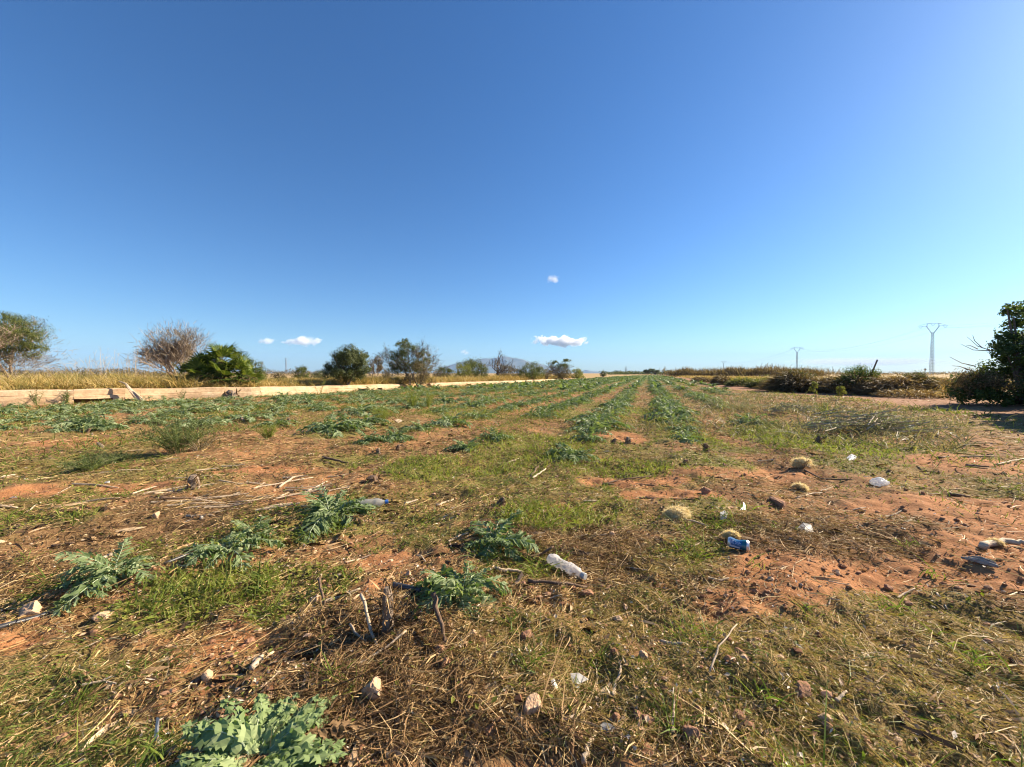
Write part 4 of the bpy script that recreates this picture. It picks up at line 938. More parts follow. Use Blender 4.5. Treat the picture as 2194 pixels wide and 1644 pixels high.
# ---------------------------------------------------------------- low wall
def wall_mat():
    m, nt, out = nodes('sandy_concrete')
    c = ramp(nt, noise(nt, 1.2, 6, .7), [(.3, (.46, .30, .165)), (.55, (.56, .40, .24)), (.75, (.62, .49, .33))])
    c = mixc(nt, ramp(nt, noise(nt, 9, 6, .75), [(.45, (0, 0, 0)), (.7, (.75, .75, .75))]), c, (.30, .18, .09))
    p = N(nt, 'ShaderNodeBsdfPrincipled', Roughness=.95); nt.links.new(c, p.inputs['Base Color'])
    b = N(nt, 'ShaderNodeBump', Strength=.6, Distance=.03); nt.links.new(noise(nt, 7, 8, .7), b.inputs['Height']); nt.links.new(b.outputs[0], p.inputs['Normal'])
    nt.links.new(p.outputs[0], out.inputs[0]); return m
M_wall = wall_mat()
def build_wall(line, heights, label, holes, seed):
    g = np.random.default_rng(seed); seg = np.hypot(*np.diff(line, axis=0).T); cum = np.concatenate([[0], np.cumsum(seg)])
    o = empty('low_wall', (*line[0], 0)); tag(o, label, 'wall', 'low walls'); s = 0.0; org = np.array([line[0][0], line[0][1], 0]); k = 0
    while s < cum[-1] - .15:
        nxt = [h for hh in holes for h in hh if h > s + .05] + [cum[-1]]
        ln = min(g.uniform(3.2, 5.5), min(nxt) - s); e = s + ln - .003; n = max(3, int(ln * 3.2))
        bot = .13 if any(h0 - .02 < (s + e) / 2 < h1 + .02 for h0, h1 in holes) else -.12
        ss = np.linspace(s, e, n); X = np.interp(ss, cum, line[:, 0]); Y = np.interp(ss, cum, line[:, 1])
        T = unit(np.gradient(np.stack([X, Y], 1), axis=0)); Nn = np.stack([-T[:, 1], T[:, 0]], 1)
        h = np.interp(ss, cum, np.interp(np.arange(len(line)), np.arange(len(heights)), heights)) + g.normal(0, .004)
        prof = [(0.0, None), (.015, .30), (.03, .50), (.075, .54), (.085, .62), (.13, .93), (.18, 1.0), (.42, 1.0), (.44, None)]
        vs = []
        for a, b in prof:
            jx = g.normal(0, .006, n) + (fbm(ss * 1.3, np.full(n, a * 30), 2, seed) - .5) * .09; jz = g.normal(0, .004, n) + (fbm(ss * .9, np.full(n, 3.), 3, seed + 3) - .5) * .07
            z = (np.full(n, bot) + ((fbm(ss * 3, np.full(n, 1.), 3, seed + 9) - .5) * .12 if bot > 0 else 0)) if b is None else np.maximum(h * b, bot + .02)
            base = ground_z(X, Y) * .3
            vs.append(np.stack([X + Nn[:, 0] * (a + jx), Y + Nn[:, 1] * (a + jx), z + jz + base], 1))
        v = np.stack(vs, 0); m = len(prof); v = v.reshape(-1, 3) - org
        i = np.arange(m)[:, None] * n; i2 = ((np.arange(m) + 1) % m)[:, None] * n; j = np.arange(n - 1)[None]
        q = np.stack([i + j, i + j + 1, i2 + j + 1, i2 + j], -1).reshape(-1, 4)
        caps = [np.array([np.arange(m) * n]), np.array([np.arange(m)[::-1] * n + n - 1])]
        link('slab', new_mesh('slab', v, [q] + caps, M_wall, None, False), o); s += ln; k += 1
build_wall(WALL_A, [.46, .46, .44, .41, .36, .31], 'long low sandy concrete wall at the left with gaps under its slabs', ((13.25, 14.15), (14.45, 14.85), (23.7, 24.4), (25.1, 25.5)), 1)
build_wall(WALL_B, [.29, .27, .24, .12], 'low sandy wall running on into the distance beyond the grassy gap', ((4, 4.6), (6, 6.5), (9, 9.8)), 2)

# things at the foot of the wall
def stump(px, base, top, D, r, mat, label, seed, lean=(0, 0), fray=60, group='dead artichoke stumps'):
    g = np.random.default_rng(seed); b = PD(px, base, D); z0 = gz(b[0], b[1]); H = max(.03, (base - top) * D / F_PX)
    o = empty('dead_stump', (b[0], b[1], z0)); tag(o, label, 'stump', group); mb = MB()
    pts = [(0, 0, -.03), (lean[0] * .3, lean[1] * .3, H * .35), (lean[0] * .7, lean[1] * .7, H * .75), (lean[0], lean[1], H)]
    tube(mb, pts, [r * 1.35, r * 1.0, r * .9, r * .55], 8, jit=.14); mb.obj('core', [mat], o)
    a = g.random(fray) * 2 * pi; t = g.random(fray); p = np.stack([np.cos(a) * r + lean[0] * t, np.sin(a) * r + lean[1] * t, t * H * .95], 1)
    v, q = ribbons(p, np.stack([np.cos(a) * .6, np.sin(a) * .6, g.normal(.5, .9, fray)], 1), g.uniform(.25, .7, fray) * max(H, r * 2) * .5, r * .22, g.normal(0, .4, (fray, 3)), nseg=2, tip=.3)
    tag(link('fibres', new_mesh('fibres', v, [q], M_mat), o), kind='stuff'); return o
stump(493, 850, 830, 14.9, .22, M_stump, 'dark pointed dead stump leaning on the low wall below the palm', 1, (.05, .05), 50)
o = empty('dead_palm_stalk', (*PD(300, 860, 13.6)[:2], gz(*PD(300, 860, 13.6)[:2]))); tag(o, 'forked dead palm stalk leaning against the low wall', 'dead branch')
base = PD(300, 860, 13.6); base[2] = gz(base[0], base[1]); mb = MB()
for pts, rr in (([(300, 858), (281, 838), (268, 822), (255, 817)], [.05, .055, .03, .015]), ([(284, 842), (272, 826), (270, 821)], [.04, .03, .012]), ([(308, 858), (290, 842), (280, 836)], [.02, .025, .02]), ([(292, 858), (283, 845), (277, 836)], [.02, .02, .015])):
    tube(mb, [PD(x, y, 13.6) - base for x, y in pts], rr, 6, jit=.1)
mb.obj('stalk', [M_stick], o)

# ---------------------------------------------------------------- wispy weeds
def weed(name, px, base, top, D, wpx, n, stemm, leafm, label, seed, droop=.3, ll=.02, lw=.006, dens=26, cat='weed', group='tall weeds in the field', lean=0.0):
    g = np.random.default_rng(seed); b = P(px, base) if D is None else PD(px, base, D); D = b[1]; z0 = gz(b[0], D); H = (base - top) * D / F_PX; W = wpx * D / F_PX
    o = empty(name, (b[0], D, z0)); tag(o, label, cat, group)
    a = g.random(n) * 2 * pi; rr = g.random(n) ** .7; tilt = W / 2 / H * rr
    d = np.stack([np.cos(a) * tilt + lean, np.sin(a) * tilt, np.ones(n)], 1); L = H * g.uniform(.6, 1.08, n); p = np.stack([np.cos(a) * rr * W * .12, np.sin(a) * rr * W * .12, np.full(n, -.005)], 1)
    bend = np.stack([np.cos(a) * droop * rr, np.sin(a) * droop * rr, -droop * rr * .8], 1)
    v, q = ribbons(p, d, L, .003 + .0006 * D, bend, nseg=4, tip=.3); link('stem', new_mesh('stem', v, [q], stemm), o)
    k = n * dens; i = g.integers(n, size=k); t = g.uniform(.12, 1.02, k); c = p[i] + unit(d)[i] * (L[i] * t)[:, None] + bend[i] * (L[i] * t * t)[:, None]
    v, q = ribbons(c, np.stack([g.normal(0, .8, k), g.normal(0, .8, k), g.uniform(.2, 1.1, k)], 1), ll * g.uniform(.6, 1.5, k), lw, g.normal(0, .2, (k, 3)), nseg=1, tip=.15)
    link('foliage', new_mesh('foliage', v, [q], leafm), o); return o
weed('weed_bush', 384, 970, 868, None, 120, 58, M_feather, M_feather, 'tall feathery green weed bush, biggest one in the left of the field', 1, .42, .06, .010, 40)
weed('weed_bush', 428, 965, 915, None, 80, 30, M_reed, M_brownleaf, 'brownish feathery weed at the right foot of the biggest weed bush', 2, .4, .04, .008, 26)
weed('weed_bush', 192, 1006, 960, None, 96, 60, M_feather, M_feather, 'low feathery dark green weed mound in the left of the field', 3, .55, .04, .006, 26)
weed('weed_bush', 258, 985, 962, None, 60, 30, M_feather, M_feather, 'flat feathery weed right behind the low dark mound', 13, .6, .035, .006, 22)
weed('weed_bush', 575, 942, 908, None, 44, 26, M_lime, M_lime, 'small yellow-green feathery weed in mid field', 4, .3, .05, .009, 22)
weed('weed_bush', 816, 908, 868, None, 50, 30, M_lime, M_lime, 'round pale lime weed left of the tall lime weed', 5, .4, .06, .010, 24)
weed('weed_bush', 884, 876, 828, None, 36, 18, M_lime, M_lime, 'tall upright lime green weed standing out in mid field', 6, .15, .08, .014, 30)
weed('weed_bush', 918, 874, 832, None, 24, 12, M_lime, M_lime, 'slim lime weed right beside the tall upright lime one', 7, .15, .08, .014, 30)
weed('weed_stalk', 143, 872, 842, 12.6, 22, 6, M_feather, M_feather, 'slender green weed stalk before the left wall gap', 8, .1, .10, .02, 30)
weed('weed_stalk', 78, 880, 846, 12.0, 26, 6, M_feather, M_feather, 'cluster of green weed stalks at the far left before the wall', 9, .1, .10, .02, 26)
weed('weed_stalk', 390, 862, 838, 14.0, 16, 5, M_feather, M_feather, 'thin weed stalk before the wall left of the palm base', 10, .1, .09, .018, 22)
weed('weed_stalk', 685, 845, 810, 18, 30, 7, M_reed, M_lime, 'thin yellowish stalks standing before the wall left of the big round tree', 11, .15, .09, .014, 22)
weed('weed_bush', 1770, 892, 858, None, 46, 22, M_lime, M_feather, 'upright green weed behind the pile of cut brush', 12, .2, .06, .010, 24)
weed('weed_bush', 1590, 880, 845, None, 80, 34, M_reed, M_sage, 'dry grey-green weed right of the unbroken row', 14, .3, .06, .012, 20)
weed('weed_bush', 1530, 872, 850, None, 60, 24, M_reed, M_sage, 'small dry grey-green weed close to the unbroken row', 15, .3, .06, .012, 18)
for i, (px, bs, tp, w, lb) in enumerate([(1746, 851, 813, 20, 'left one of two small pale green saplings beside the dirt track'), (1797, 851, 821, 28, 'right one of two small pale green saplings beside the dirt track')]):
    g = np.random.default_rng(400 + i); b = PD(px, bs, 14.5); z0 = gz(b[0], 14.5); H = (bs - tp) * 14.5 / F_PX
    o = empty('sapling', (b[0], 14.5, z0)); tag(o, lb, 'sapling', 'saplings beside the track'); mb = MB()
    tube(mb, [(0, 0, -.03), (.02, 0, H * .5), (.05 * (i * 2 - .5), 0, H)], [.014, .011, .006], 5); mb.obj('trunk', [M_stick], o)
    v, q = blob_crown(g, [((.05 * (i * 2 - .5), 0, H * .78), (w * .32 * 14.5 / F_PX, .12, H * .26)), ((.10 * (i * 2 - 1), .02, H * .55), (w * .34 * 14.5 / F_PX, .12, H * .2)), ((.02, 0, H * .34), (w * .2 * 14.5 / F_PX, .1, H * .14))], 700, .06, .35); link('crown', new_mesh('crown', v, [q], M_yleaf), o)

# cut brush on the right
def brush(px, py, wpx, hpx, n, label, seed):
    g = np.random.default_rng(seed); c = P(px, py); D = c[1]; W = wpx * D / F_PX; H = hpx * D / F_PX; z0 = gz(c[0], D)
    o = empty('cut_brush', (c[0], D, z0)); tag(o, label, 'brush pile', 'heaps of cut brush'); mb = MB(); C = []; Dd = []
    for i in range(n):
        x = g.uniform(-.45, .45) * W; y = g.normal(0, .12) * W; z = .02 + H * (1 - (2 * x / W) ** 2) * g.random() * .7
        a = g.normal(-.25, .5); d = np.array([math.cos(a), math.sin(a), g.normal(.12, .15)]); L = W * g.uniform(.18, .42)
        p = np.array([x, y, z]); pts = np.array([p - d * L / 2, p + g.normal(0, .015, 3), p + d * L / 2]); pts[:, 2] = np.maximum(pts[:, 2], .008)
        tube(mb, pts, [.009, .008, .005], 4, cap=False)
        for t in g.random(34): C.append(pts[0] * (1 - t) + pts[2] * t + g.normal(0, .018, 3)); Dd.append(d)
    mb.obj('stems', [M_stick], o); C = np.array(C); Dd = np.array(Dd); k = len(C); C[:, 2] = np.maximum(C[:, 2], .008)
    v, q = ribbons(C, Dd + g.normal(0, .6, (k, 3)), g.uniform(.03, .075, k), .012, g.normal(0, .25, (k, 3)), nseg=2, tip=.2); link('foliage', new_mesh('foliage', v, [q], M_sage), o)
brush(1840, 930, 215, 60, 64, 'big heap of cut grey-green brush at the edge of the shadowed track', 1)
brush(1700, 888, 110, 30, 30, 'smaller heap of cut brush further up beside the weeds', 2)
brush(1900, 925, 120, 34, 26, 'right tail of the big brush heap with paler stems', 3)

# ---------------------------------------------------------------- power line
def pylon(px, top, D, label, style='heart', base=797):
    b = PD(px, base, D); z0 = gz(b[0], D); H = PD(px, top, D)[2] - z0; o = empty('power_tower', (b[0], D, z0), -.35 if style == 'heart' else .3)
    tag(o, label, 'power tower', 'power towers on the horizon'); mb = MB(); rb = .036 + D * .00008
    hw = lambda z: (.58 - .26 * z / (H * .82)) if style == 'heart' else (1.4 - 1.1 * z / H)
    zt = H * .82 if style == 'heart' else H
    cor = [(1, 1), (-1, 1), (-1, -1), (1, -1)]
    for cx, cy in cor: tube(mb, [(cx * hw(0), cy * hw(0), -.3), (cx * hw(zt), cy * hw(zt), zt)], [rb, rb * .8], 4)
    nb = 14
    for k in range(nb):
        za, zb = zt * k / nb, zt * (k + 1) / nb
        for i in range(4):
            a, c = cor[i], cor[(i + 1) % 4]
            tube(mb, [(a[0] * hw(za), a[1] * hw(za), za), (c[0] * hw(zb), c[1] * hw(zb), zb)], rb * .6, 3, cap=False)
            tube(mb, [(c[0] * hw(za), c[1] * hw(za), za), (a[0] * hw(zb), a[1] * hw(zb), zb)], rb * .6, 3, cap=False)
            tube(mb, [(a[0] * hw(zb), a[1] * hw(zb), zb), (c[0] * hw(zb), c[1] * hw(zb), zb)], rb * 1.1, 4, cap=False)
    mb.obj('lattice_mast', [M_steel], o)
    arm = MB(); ins = MB(); ends = []
    if style == 'heart':
        for sgn in (-1, 1):
            for dy in (-.25, .25):
                tube(arm, [(sgn * .35, dy, zt - .2), (sgn * 2.1, dy, H * .94), (sgn * 1.8, dy, H), (sgn * .9, dy, H)], rb * 1.5, 4)
                tube(arm, [(sgn * 2.0, dy, H * .945), (sgn * 4.6, 0, H * .955)], rb, 4)
                tube(arm, [(sgn * 1.8, dy, H), (sgn * 4.6, 0, H * .965)], rb, 4)
        tube(arm, [(-.9, 0, H), (0, 0, H - .1), (.9, 0, H)], rb, 4)
        for xx in (-4.2, 0, 4.2):
            zz = H * .955 if xx else H; ins_p = [(xx - .75, 0, zz), (xx - .3, 0, zz - .85), (xx, 0, zz - 1.05), (xx + .3, 0, zz - .85), (xx + .75, 0, zz)]
            tube(ins, ins_p, rb * 1.2, 5); ends.append((xx, 0, zz - 1.1))
    else:
        for zz, w in ((H * .98, 2.6), (H * .80, 4.2), (H * .62, 3.4)):
            for dy in (-.3, .3): tube(arm, [(-w, 0, zz), (0, dy, zz + .25), (w, 0, zz)], rb, 4)
            for xx in (-w, w): tube(ins, [(xx, 0, zz), (xx, 0, zz - 1.3)], rb, 5); ends.append((xx, 0, zz - 1.3))
    arm.obj('cross_arm', [M_steel], o); ins.obj('insulators', [M_grey], o)
    M = Matrix.Translation(o.location) @ Matrix.Rotation(o.rotation_euler.z, 4, 'Z')
    return [M @ Vector(e) for e in ends]
E1 = pylon(1996, 693, 172, 'tall lattice power tower with heart-shaped head, nearest the big dark bush')
E2 = pylon(1707, 744, 335, 'second lattice power tower with heart-shaped head above the dark scrub bush')
E3 = pylon(1550, 774, 720, 'small distant lattice power tower above the brown hedgerow')
E4 = pylon(613, 767, 560, 'distant three-armed power tower behind the left dry grass', 'three', 797)
pylon(1341, 786, 700, 'tiny far pylon above the far hedge at the end of the rows', 'three', 801)
M_wire = solid_mat('wire', (.30, .31, .33), (.36, .37, .40), 3, .5, 0)
def wire(a, b, sag, r, label):
    a, b = np.array(a), np.array(b); t = np.linspace(0, 1, 24)[:, None]; p = a * (1 - t) + b * t; p[:, 2] -= (sag * 4 * t * (1 - t))[:, 0]
    mb = MB(); tube(mb, p, r, 3, cap=False); tag(mb.obj('power_wire', [M_wire]), label, 'wire', 'power wires between the towers')
dE = [np.array(a) - np.array(b) for a, b in zip(E1, E2)]
for i, w in enumerate(('near', 'middle', 'far')):
    wire(E1[i], E2[i], 5.0, .022, f'{w} sagging wire from the tall tower to the second tower')
    wire(E2[i], E3[i], 6.0, .03, f'{w} sagging wire from the second tower to the small distant one')
    wire(E1[i], np.array(E1[i]) + dE[i] * .9, 4.0, .018, f'{w} wire leaving the tall tower to the right')
mb = MB(); b = PD(1982, 797, 150); tube(mb, [(b[0], 150, 0), (b[0], 150, 2.3)], [.14, .1], 5); tube(mb, [(b[0], 150, 2.0), (b[0], 150, 2.5), (b[0], 150, 2.9)], [.1, .45, .1], 6)
tag(mb.obj('marker_post', [M_bark]), 'tiny dark post with a round top left of the tall power tower foot', 'post')

# ---------------------------------------------------------------- mountain and hills
M_mt = solid_mat('mountain_scrub', (.045, .06, .035), (.13, .125, .085), .006, .95, 0, 8)
def ridge(name, label, prof, D, depth, seed, rough=.12):
    prof = np.array(prof, float); nx, ny = 150, 40; px = np.linspace(prof[0, 0], prof[-1, 0], nx)
    hz = np.interp(px, prof[:, 0], (800 - prof[:, 1]) * D / F_PX); X = (px - CX) / F_PX * D; Yv = np.linspace(-depth, depth, ny)
    gx, gy = np.meshgrid(X, Yv); h = np.meshgrid(hz, Yv)[0]; fall = np.clip(1 - np.abs(gy) / depth, 0, 1) ** 1.15
    n = 1 - np.abs(fbm(gx / depth * 3.0, gy / depth * 1.5 + 4, 4, seed) * 2 - 1) * 1.0
    z = h * fall * (1 - rough * 3 * (1 - n) * (1 - fall * .8)) - 4
    i = np.arange(ny - 1)[:, None] * nx; j = np.arange(nx - 1)[None]
    me = new_mesh(name, np.stack([gx, gy + D, z], -1).reshape(-1, 3), [np.stack([i + j, i + j + 1, i + nx + j + 1, i + nx + j], -1).reshape(-1, 4)], M_mt, None, True)
    tag(link(name, me), label, kind='structure')
ridge('mountain', 'hazy blue mountain on the horizon', [(905, 800), (930, 797), (950, 787), (965, 781), (985, 776), (1000, 772), (1020, 769), (1035, 766), (1050, 767), (1068, 764), (1085, 761), (1095, 763), (1110, 767), (1122, 769), (1135, 775), (1150, 777), (1170, 782), (1185, 786), (1200, 792), (1220, 800)], 7600, 1100, 3)
ridge('hill', 'far low blue hill right of the mountain', [(1215, 801), (1240, 796), (1256, 792), (1270, 795), (1285, 796), (1310, 801)], 8200, 500, 4)
ridge('hill', 'low hazy hill line behind the left dry grass', [(-120, 800), (-20, 790), (60, 792), (110, 791), (160, 794), (250, 793), (330, 797), (420, 796), (560, 795), (600, 796), (640, 794), (690, 797), (760, 801)], 5200, 700, 5)

# ---------------------------------------------------------------- air
def build_haze():
    m, nt, out = nodes('haze'); v = N(nt, 'ShaderNodeVolumePrincipled', Density=6.5e-5); v.inputs['Color'].default_value = (.30, .55, 1.0, 1); v.inputs['Anisotropy'].default_value = 0
    nt.links.new(v.outputs[0], out.inputs['Volume'])
    x, y0, y1, z0, z1 = 9900, -9900, 9900, -6.0, 480
    vv = np.array([(-x, y0, z0), (x, y0, z0), (x, y1, z0), (-x, y1, z0), (-x, y0, z1), (x, y0, z1), (x, y1, z1), (-x, y1, z1)])
    q = np.array([[3, 2, 1, 0], [4, 5, 6, 7], [0, 1, 5, 4], [1, 2, 6, 5], [2, 3, 7, 6], [3, 0, 4, 7]])
    tag(link('haze', new_mesh('haze', vv, [q], m)), 'thin blue haze over the plain', kind='stuff')
build_haze()

# ---------------------------------------------------------------- clouds (outside the haze)
def cloud(px, py, wpx, hpx, label, seed, dens=.012, D=24000, thr=.42):
    c = PD(px, py, D); W = wpx * D / F_PX / 2; H = hpx * D / F_PX / 2
    m, nt, out = nodes('cloud'); tc = N(nt, 'ShaderNodeTexCoord'); mp = N(nt, 'ShaderNodeMapping'); mp.inputs['Location'].default_value = (seed * 3.1, seed * 1.7, 0)
    mp.inputs['Scale'].default_value = (W / H * .9, 1.2, 1.1)
    nt.links.new(tc.outputs['Object'], mp.inputs[0]); nz = N(nt, 'ShaderNodeTexNoise', Scale=1.0, Detail=5, Roughness=.6); nt.links.new(mp.outputs[0], nz.inputs['Vector'])
    ln = N(nt, 'ShaderNodeVectorMath', operation='LENGTH'); nt.links.new(tc.outputs['Object'], ln.inputs[0])
    fall = math_(nt, 'SUBTRACT', 1.0, ln.outputs['Value'])
    f = math_(nt, 'ADD', math_(nt, 'SUBTRACT', nz.outputs['Fac'], thr + .25), math_(nt, 'MULTIPLY', fall, .55))
    f = math_(nt, 'MULTIPLY', math_(nt, 'MAXIMUM', f, 0.0), dens * 6)
    v = N(nt, 'ShaderNodeVolumePrincipled'); v.inputs['Color'].default_value = (1, 1, 1, 1); v.inputs['Anisotropy'].default_value = .0; nt.links.new(f, v.inputs['Density'])
    nt.links.new(v.outputs[0], out.inputs['Volume'])
    iv, jf = ico(3)
    o = link('cloud', new_mesh('cloud', iv, [jf], m), None, c, None, (W, W * .6, H)); tag(o, label, 'cloud', 'small clouds low in the sky')
cloud(1201, 731, 158, 32, 'brightest white cloud, widest, right of the mountain', 1, .006)
cloud(648, 732, 96, 28, 'white cloud above the small round shrub, left of the round tree', 2, .0035)
cloud(571, 731, 54, 18, 'small faint cloud left of the white one above the shrub', 3, .002)
cloud(1186, 598, 36, 24, 'tiny wisp high above the mountain', 4, .0018)
cloud(996, 755, 28, 14, 'tiny faint cloud just above the left slope of the mountain', 5, .002)
cloud(1860, 776, 420, 26, 'long faint cloud bank along the right horizon', 6, .0004, 30000)

# ---------------------------------------------------------------- stones, sticks, rubbish
IV2, IF2 = ico(4); IV3, IF3 = ico(3)
def rock(px, py, sx, sy, sz, mat, label, seed, rz=0.0, group='stones in the field', cat='stone', name='stone'):
    g = np.random.default_rng(seed); c = P(px, py); v = (IV2 if sx > .015 else IV3).copy()
    for _ in range(14):
        n = unit(g.normal(size=3)); d = v @ n; cut = g.uniform(.52, .85); v = v - np.maximum(d - cut, 0)[:, None] * n * .96
    nn = fbm(v[:, 0] * 2.2 + 5 + seed, v[:, 1] * 2.2 + v[:, 2] * 1.7, 4, seed); n2 = fbm(v[:, 0] * 7 + seed, v[:, 1] * 7 + v[:, 2] * 6, 3, seed + 5); v = v * (.86 + .30 * nn + .16 * n2)[:, None] * np.array([sx, sy, sz])
    ca, sa = math.cos(rz), math.sin(rz); v = np.stack([v[:, 0] * ca - v[:, 1] * sa, v[:, 0] * sa + v[:, 1] * ca, v[:, 2]], 1)
    o = link(name, new_mesh(name, v, [IF2 if sx > .015 else IF3], mat, None, False), None, (c[0], c[1], gz(c[0], c[1]) + sz * .32)); return tag(o, label, cat, group)
ST = [(72, 1326, .044, .035, .034, M_stone, 'tan stone beside the black pipe at the left edge'), (222, 1334, .034, .03, .02, M_stone, 'flat tan stone half buried right of the black pipe'),
      (800, 1508, .036, .034, .048, M_stone, 'upright orange stone in the brown thatch below the frayed stump'), (1140, 1528, .032, .028, .034, M_stone, 'pinkish stone in the lower middle, larger of a touching pair'),
      (1112, 1546, .018, .016, .016, M_stone, 'small whitish stone touching the pinkish one'), (1718, 1500, .034, .022, .018, M_redstone, 'brown stone in the short grass at the lower right'),
      (1480, 1590, .022, .02, .02, M_redstone, 'round brown stone near the bottom edge'), (1512, 1060, .034, .03, .034, M_redstone, 'dark-sided stone left of the fallen seed heads'),
      (1668, 1083, .11, .035, .03, M_redstone, 'long loaf-shaped earth clod below the seed heads'), (335, 1112, .028, .022, .026, M_stone, 'pale stone in straw at the left'),
      (1378, 1414, .016, .016, .018, M_stone, 'small rounded stone in short grass at lower centre'), (1370, 1548, .024, .016, .014, M_redstone, 'small reddish stone near the bottom centre'),
      (1320, 1542, .014, .014, .013, M_redstone, 'tiny dark stone left of the reddish one near the bottom'), (875, 1232, .022, .018, .022, M_stone, 'pale yellow stone left of the upright frond'),
      (672, 1284, .022, .02, .018, M_stone, 'cream stone between lime weeds and dark stick'), (1588, 1432, .03, .02, .014, M_redstone, 'red clod beside the pale slanting stick'),
      (1310, 1145, .022, .02, .022, M_stone, 'pinkish stone halfway between bottle and nearest seed head'), (1965, 1196, .05, .02, .01, M_redstone, 'flat reddish stone on the bare red patch'),
      (1470, 995, .03, .025, .02, M_redstone, 'brown clod at the near end of the unbroken row'), (1553, 1003, .035, .025, .022, M_redstone, 'brown clod right of the near end of the unbroken row'),
      (432, 1112, .02, .014, .012, M_white, 'white pebble in straw right of the pale stone'), (29, 1068, .018, .014, .012, M_white, 'white pebble at the left edge'),
      (54, 1028, .02, .014, .012, M_white, 'small white pebble beyond the edge one at the left'), (230, 1032, .022, .016, .016, M_white, 'white pebble before the feathery mound'),
      (1936, 1137, .016, .012, .01, M_white, 'white pebble on the right edge of the bare patch'), (1090, 1040, .02, .014, .01, M_stone, 'cream pebble on moss in mid field'),
      (535, 1358, .022, .018, .016, M_redstone, 'red clod in the bare patch left of the frayed stump'), (445, 1445, .022, .02, .02, M_stone, 'orange-cream stone at the edge of the lower left grass'),
      (1258, 1268, .035, .02, .012, M_redstone, 'flat purplish clod right of the silvery artichoke'), (1340, 1288, .022, .012, .01, M_stone, 'small pale chip-like stone in the central grass')]
for i, s in enumerate(ST): rock(*s, 500 + i, (i * 1.3) % 3)
g2 = np.random.default_rng(8)
MARKS = [(1573, 1172, 'the blue can'), (1210, 1205, 'the crushed bottle'), (830, 1360, 'the frayed stump'), (800, 1068, 'the blue-capped bottle'), (1884, 1040, 'the white bag'), (60, 1340, 'the black pipe at the left edge'), (985, 1250, 'the silvery artichoke'), (2100, 1215, 'the splintered bark piece'),
         (540, 1600, 'the large pale artichoke at the bottom'), (800, 1500, 'the upright orange stone'), (1137, 1530, 'the pinkish stone pair'), (1240, 1448, 'the torn grey plastic'), (1450, 1100, 'the largest seed head'), (1720, 1000, 'the farthest seed head'), (1718, 1500, 'the brown stone in short grass'), (1550, 1420, 'the frayed slanting stalk'),
         (1500, 960, 'the black stump'), (1240, 975, 'the artichoke left of the bare strip'), (1030, 955, 'the artichoke pair in mid field'), (815, 945, 'the artichoke pair beyond the moss'), (384, 950, 'the biggest weed bush'), (192, 990, 'the low feathery weed mound'), (415, 1045, 'the small grey stump'), (250, 1230, 'the low dark artichoke'),
         (500, 1170, 'the small sparse artichoke'), (712, 1090, 'the dense artichoke mound'), (910, 1005, 'the mossy patch in mid field'), (335, 1112, 'the pale stone in straw'), (1840, 925, 'the cut brush heap'), (1690, 940, 'the bright grass patch'), (2000, 1450, 'the lower right dry grass'), (120, 1560, 'the green grass of the lower left corner'), (1370, 1548, 'the reddish stone near the bottom'), (1668, 1083, 'the long earth clod'), (575, 930, 'the small lime weed'), (1340, 1036, 'the level dark sticks'), (2150, 985, 'the dark branch at the right edge'), (100, 925, 'the dark artichoke pair at the far left'), (40, 1020, 'the stout whitish stick')]
def near_mark(px, py): return min(MARKS, key=lambda m: math.hypot(px - m[0], (py - m[1]) * 1.6))[2]
for i in range(70):
    px, py = g2.uniform(20, 2180), 950 + 650 * g2.random() ** 1.3; s = g2.uniform(.008, .02)
    rock(px, py, s * 1.2, s, s * .8, M_redstone if i % 3 else M_stone, ('small reddish pebble lying near ' if i % 3 else 'small tan pebble lying near ') + near_mark(px, py), 600 + i, i, 'loose pebbles', 'pebble', 'pebble')

def stick(pts, r, mat, label, seed, z=None, group='sticks on the ground', name='stick', cat='stick', lift=None, D=None):
    g = np.random.default_rng(seed); w = []
    for i, (x, y) in enumerate(pts):
        c = P(x, y) if lift is None else P(x, y, 0.0)
        c[2] = gz(c[0], c[1]) + r * .9 + (lift[i] if lift else .004); w.append(c)
    w = np.array(w); n = 9; t = np.linspace(0, len(w) - 1, n); q = np.stack([np.interp(t, np.arange(len(w)), w[:, k]) for k in range(3)], 1)
    q += g.normal(0, r * .35, q.shape) * np.array([1, 1, .4]); o = w.mean(0); mb = MB()
    tube(mb, q - o, np.linspace(1.1, .65, n) * r, 7, jit=.10); return tag(mb.obj(name, [mat], None, o, True), label, cat, group)

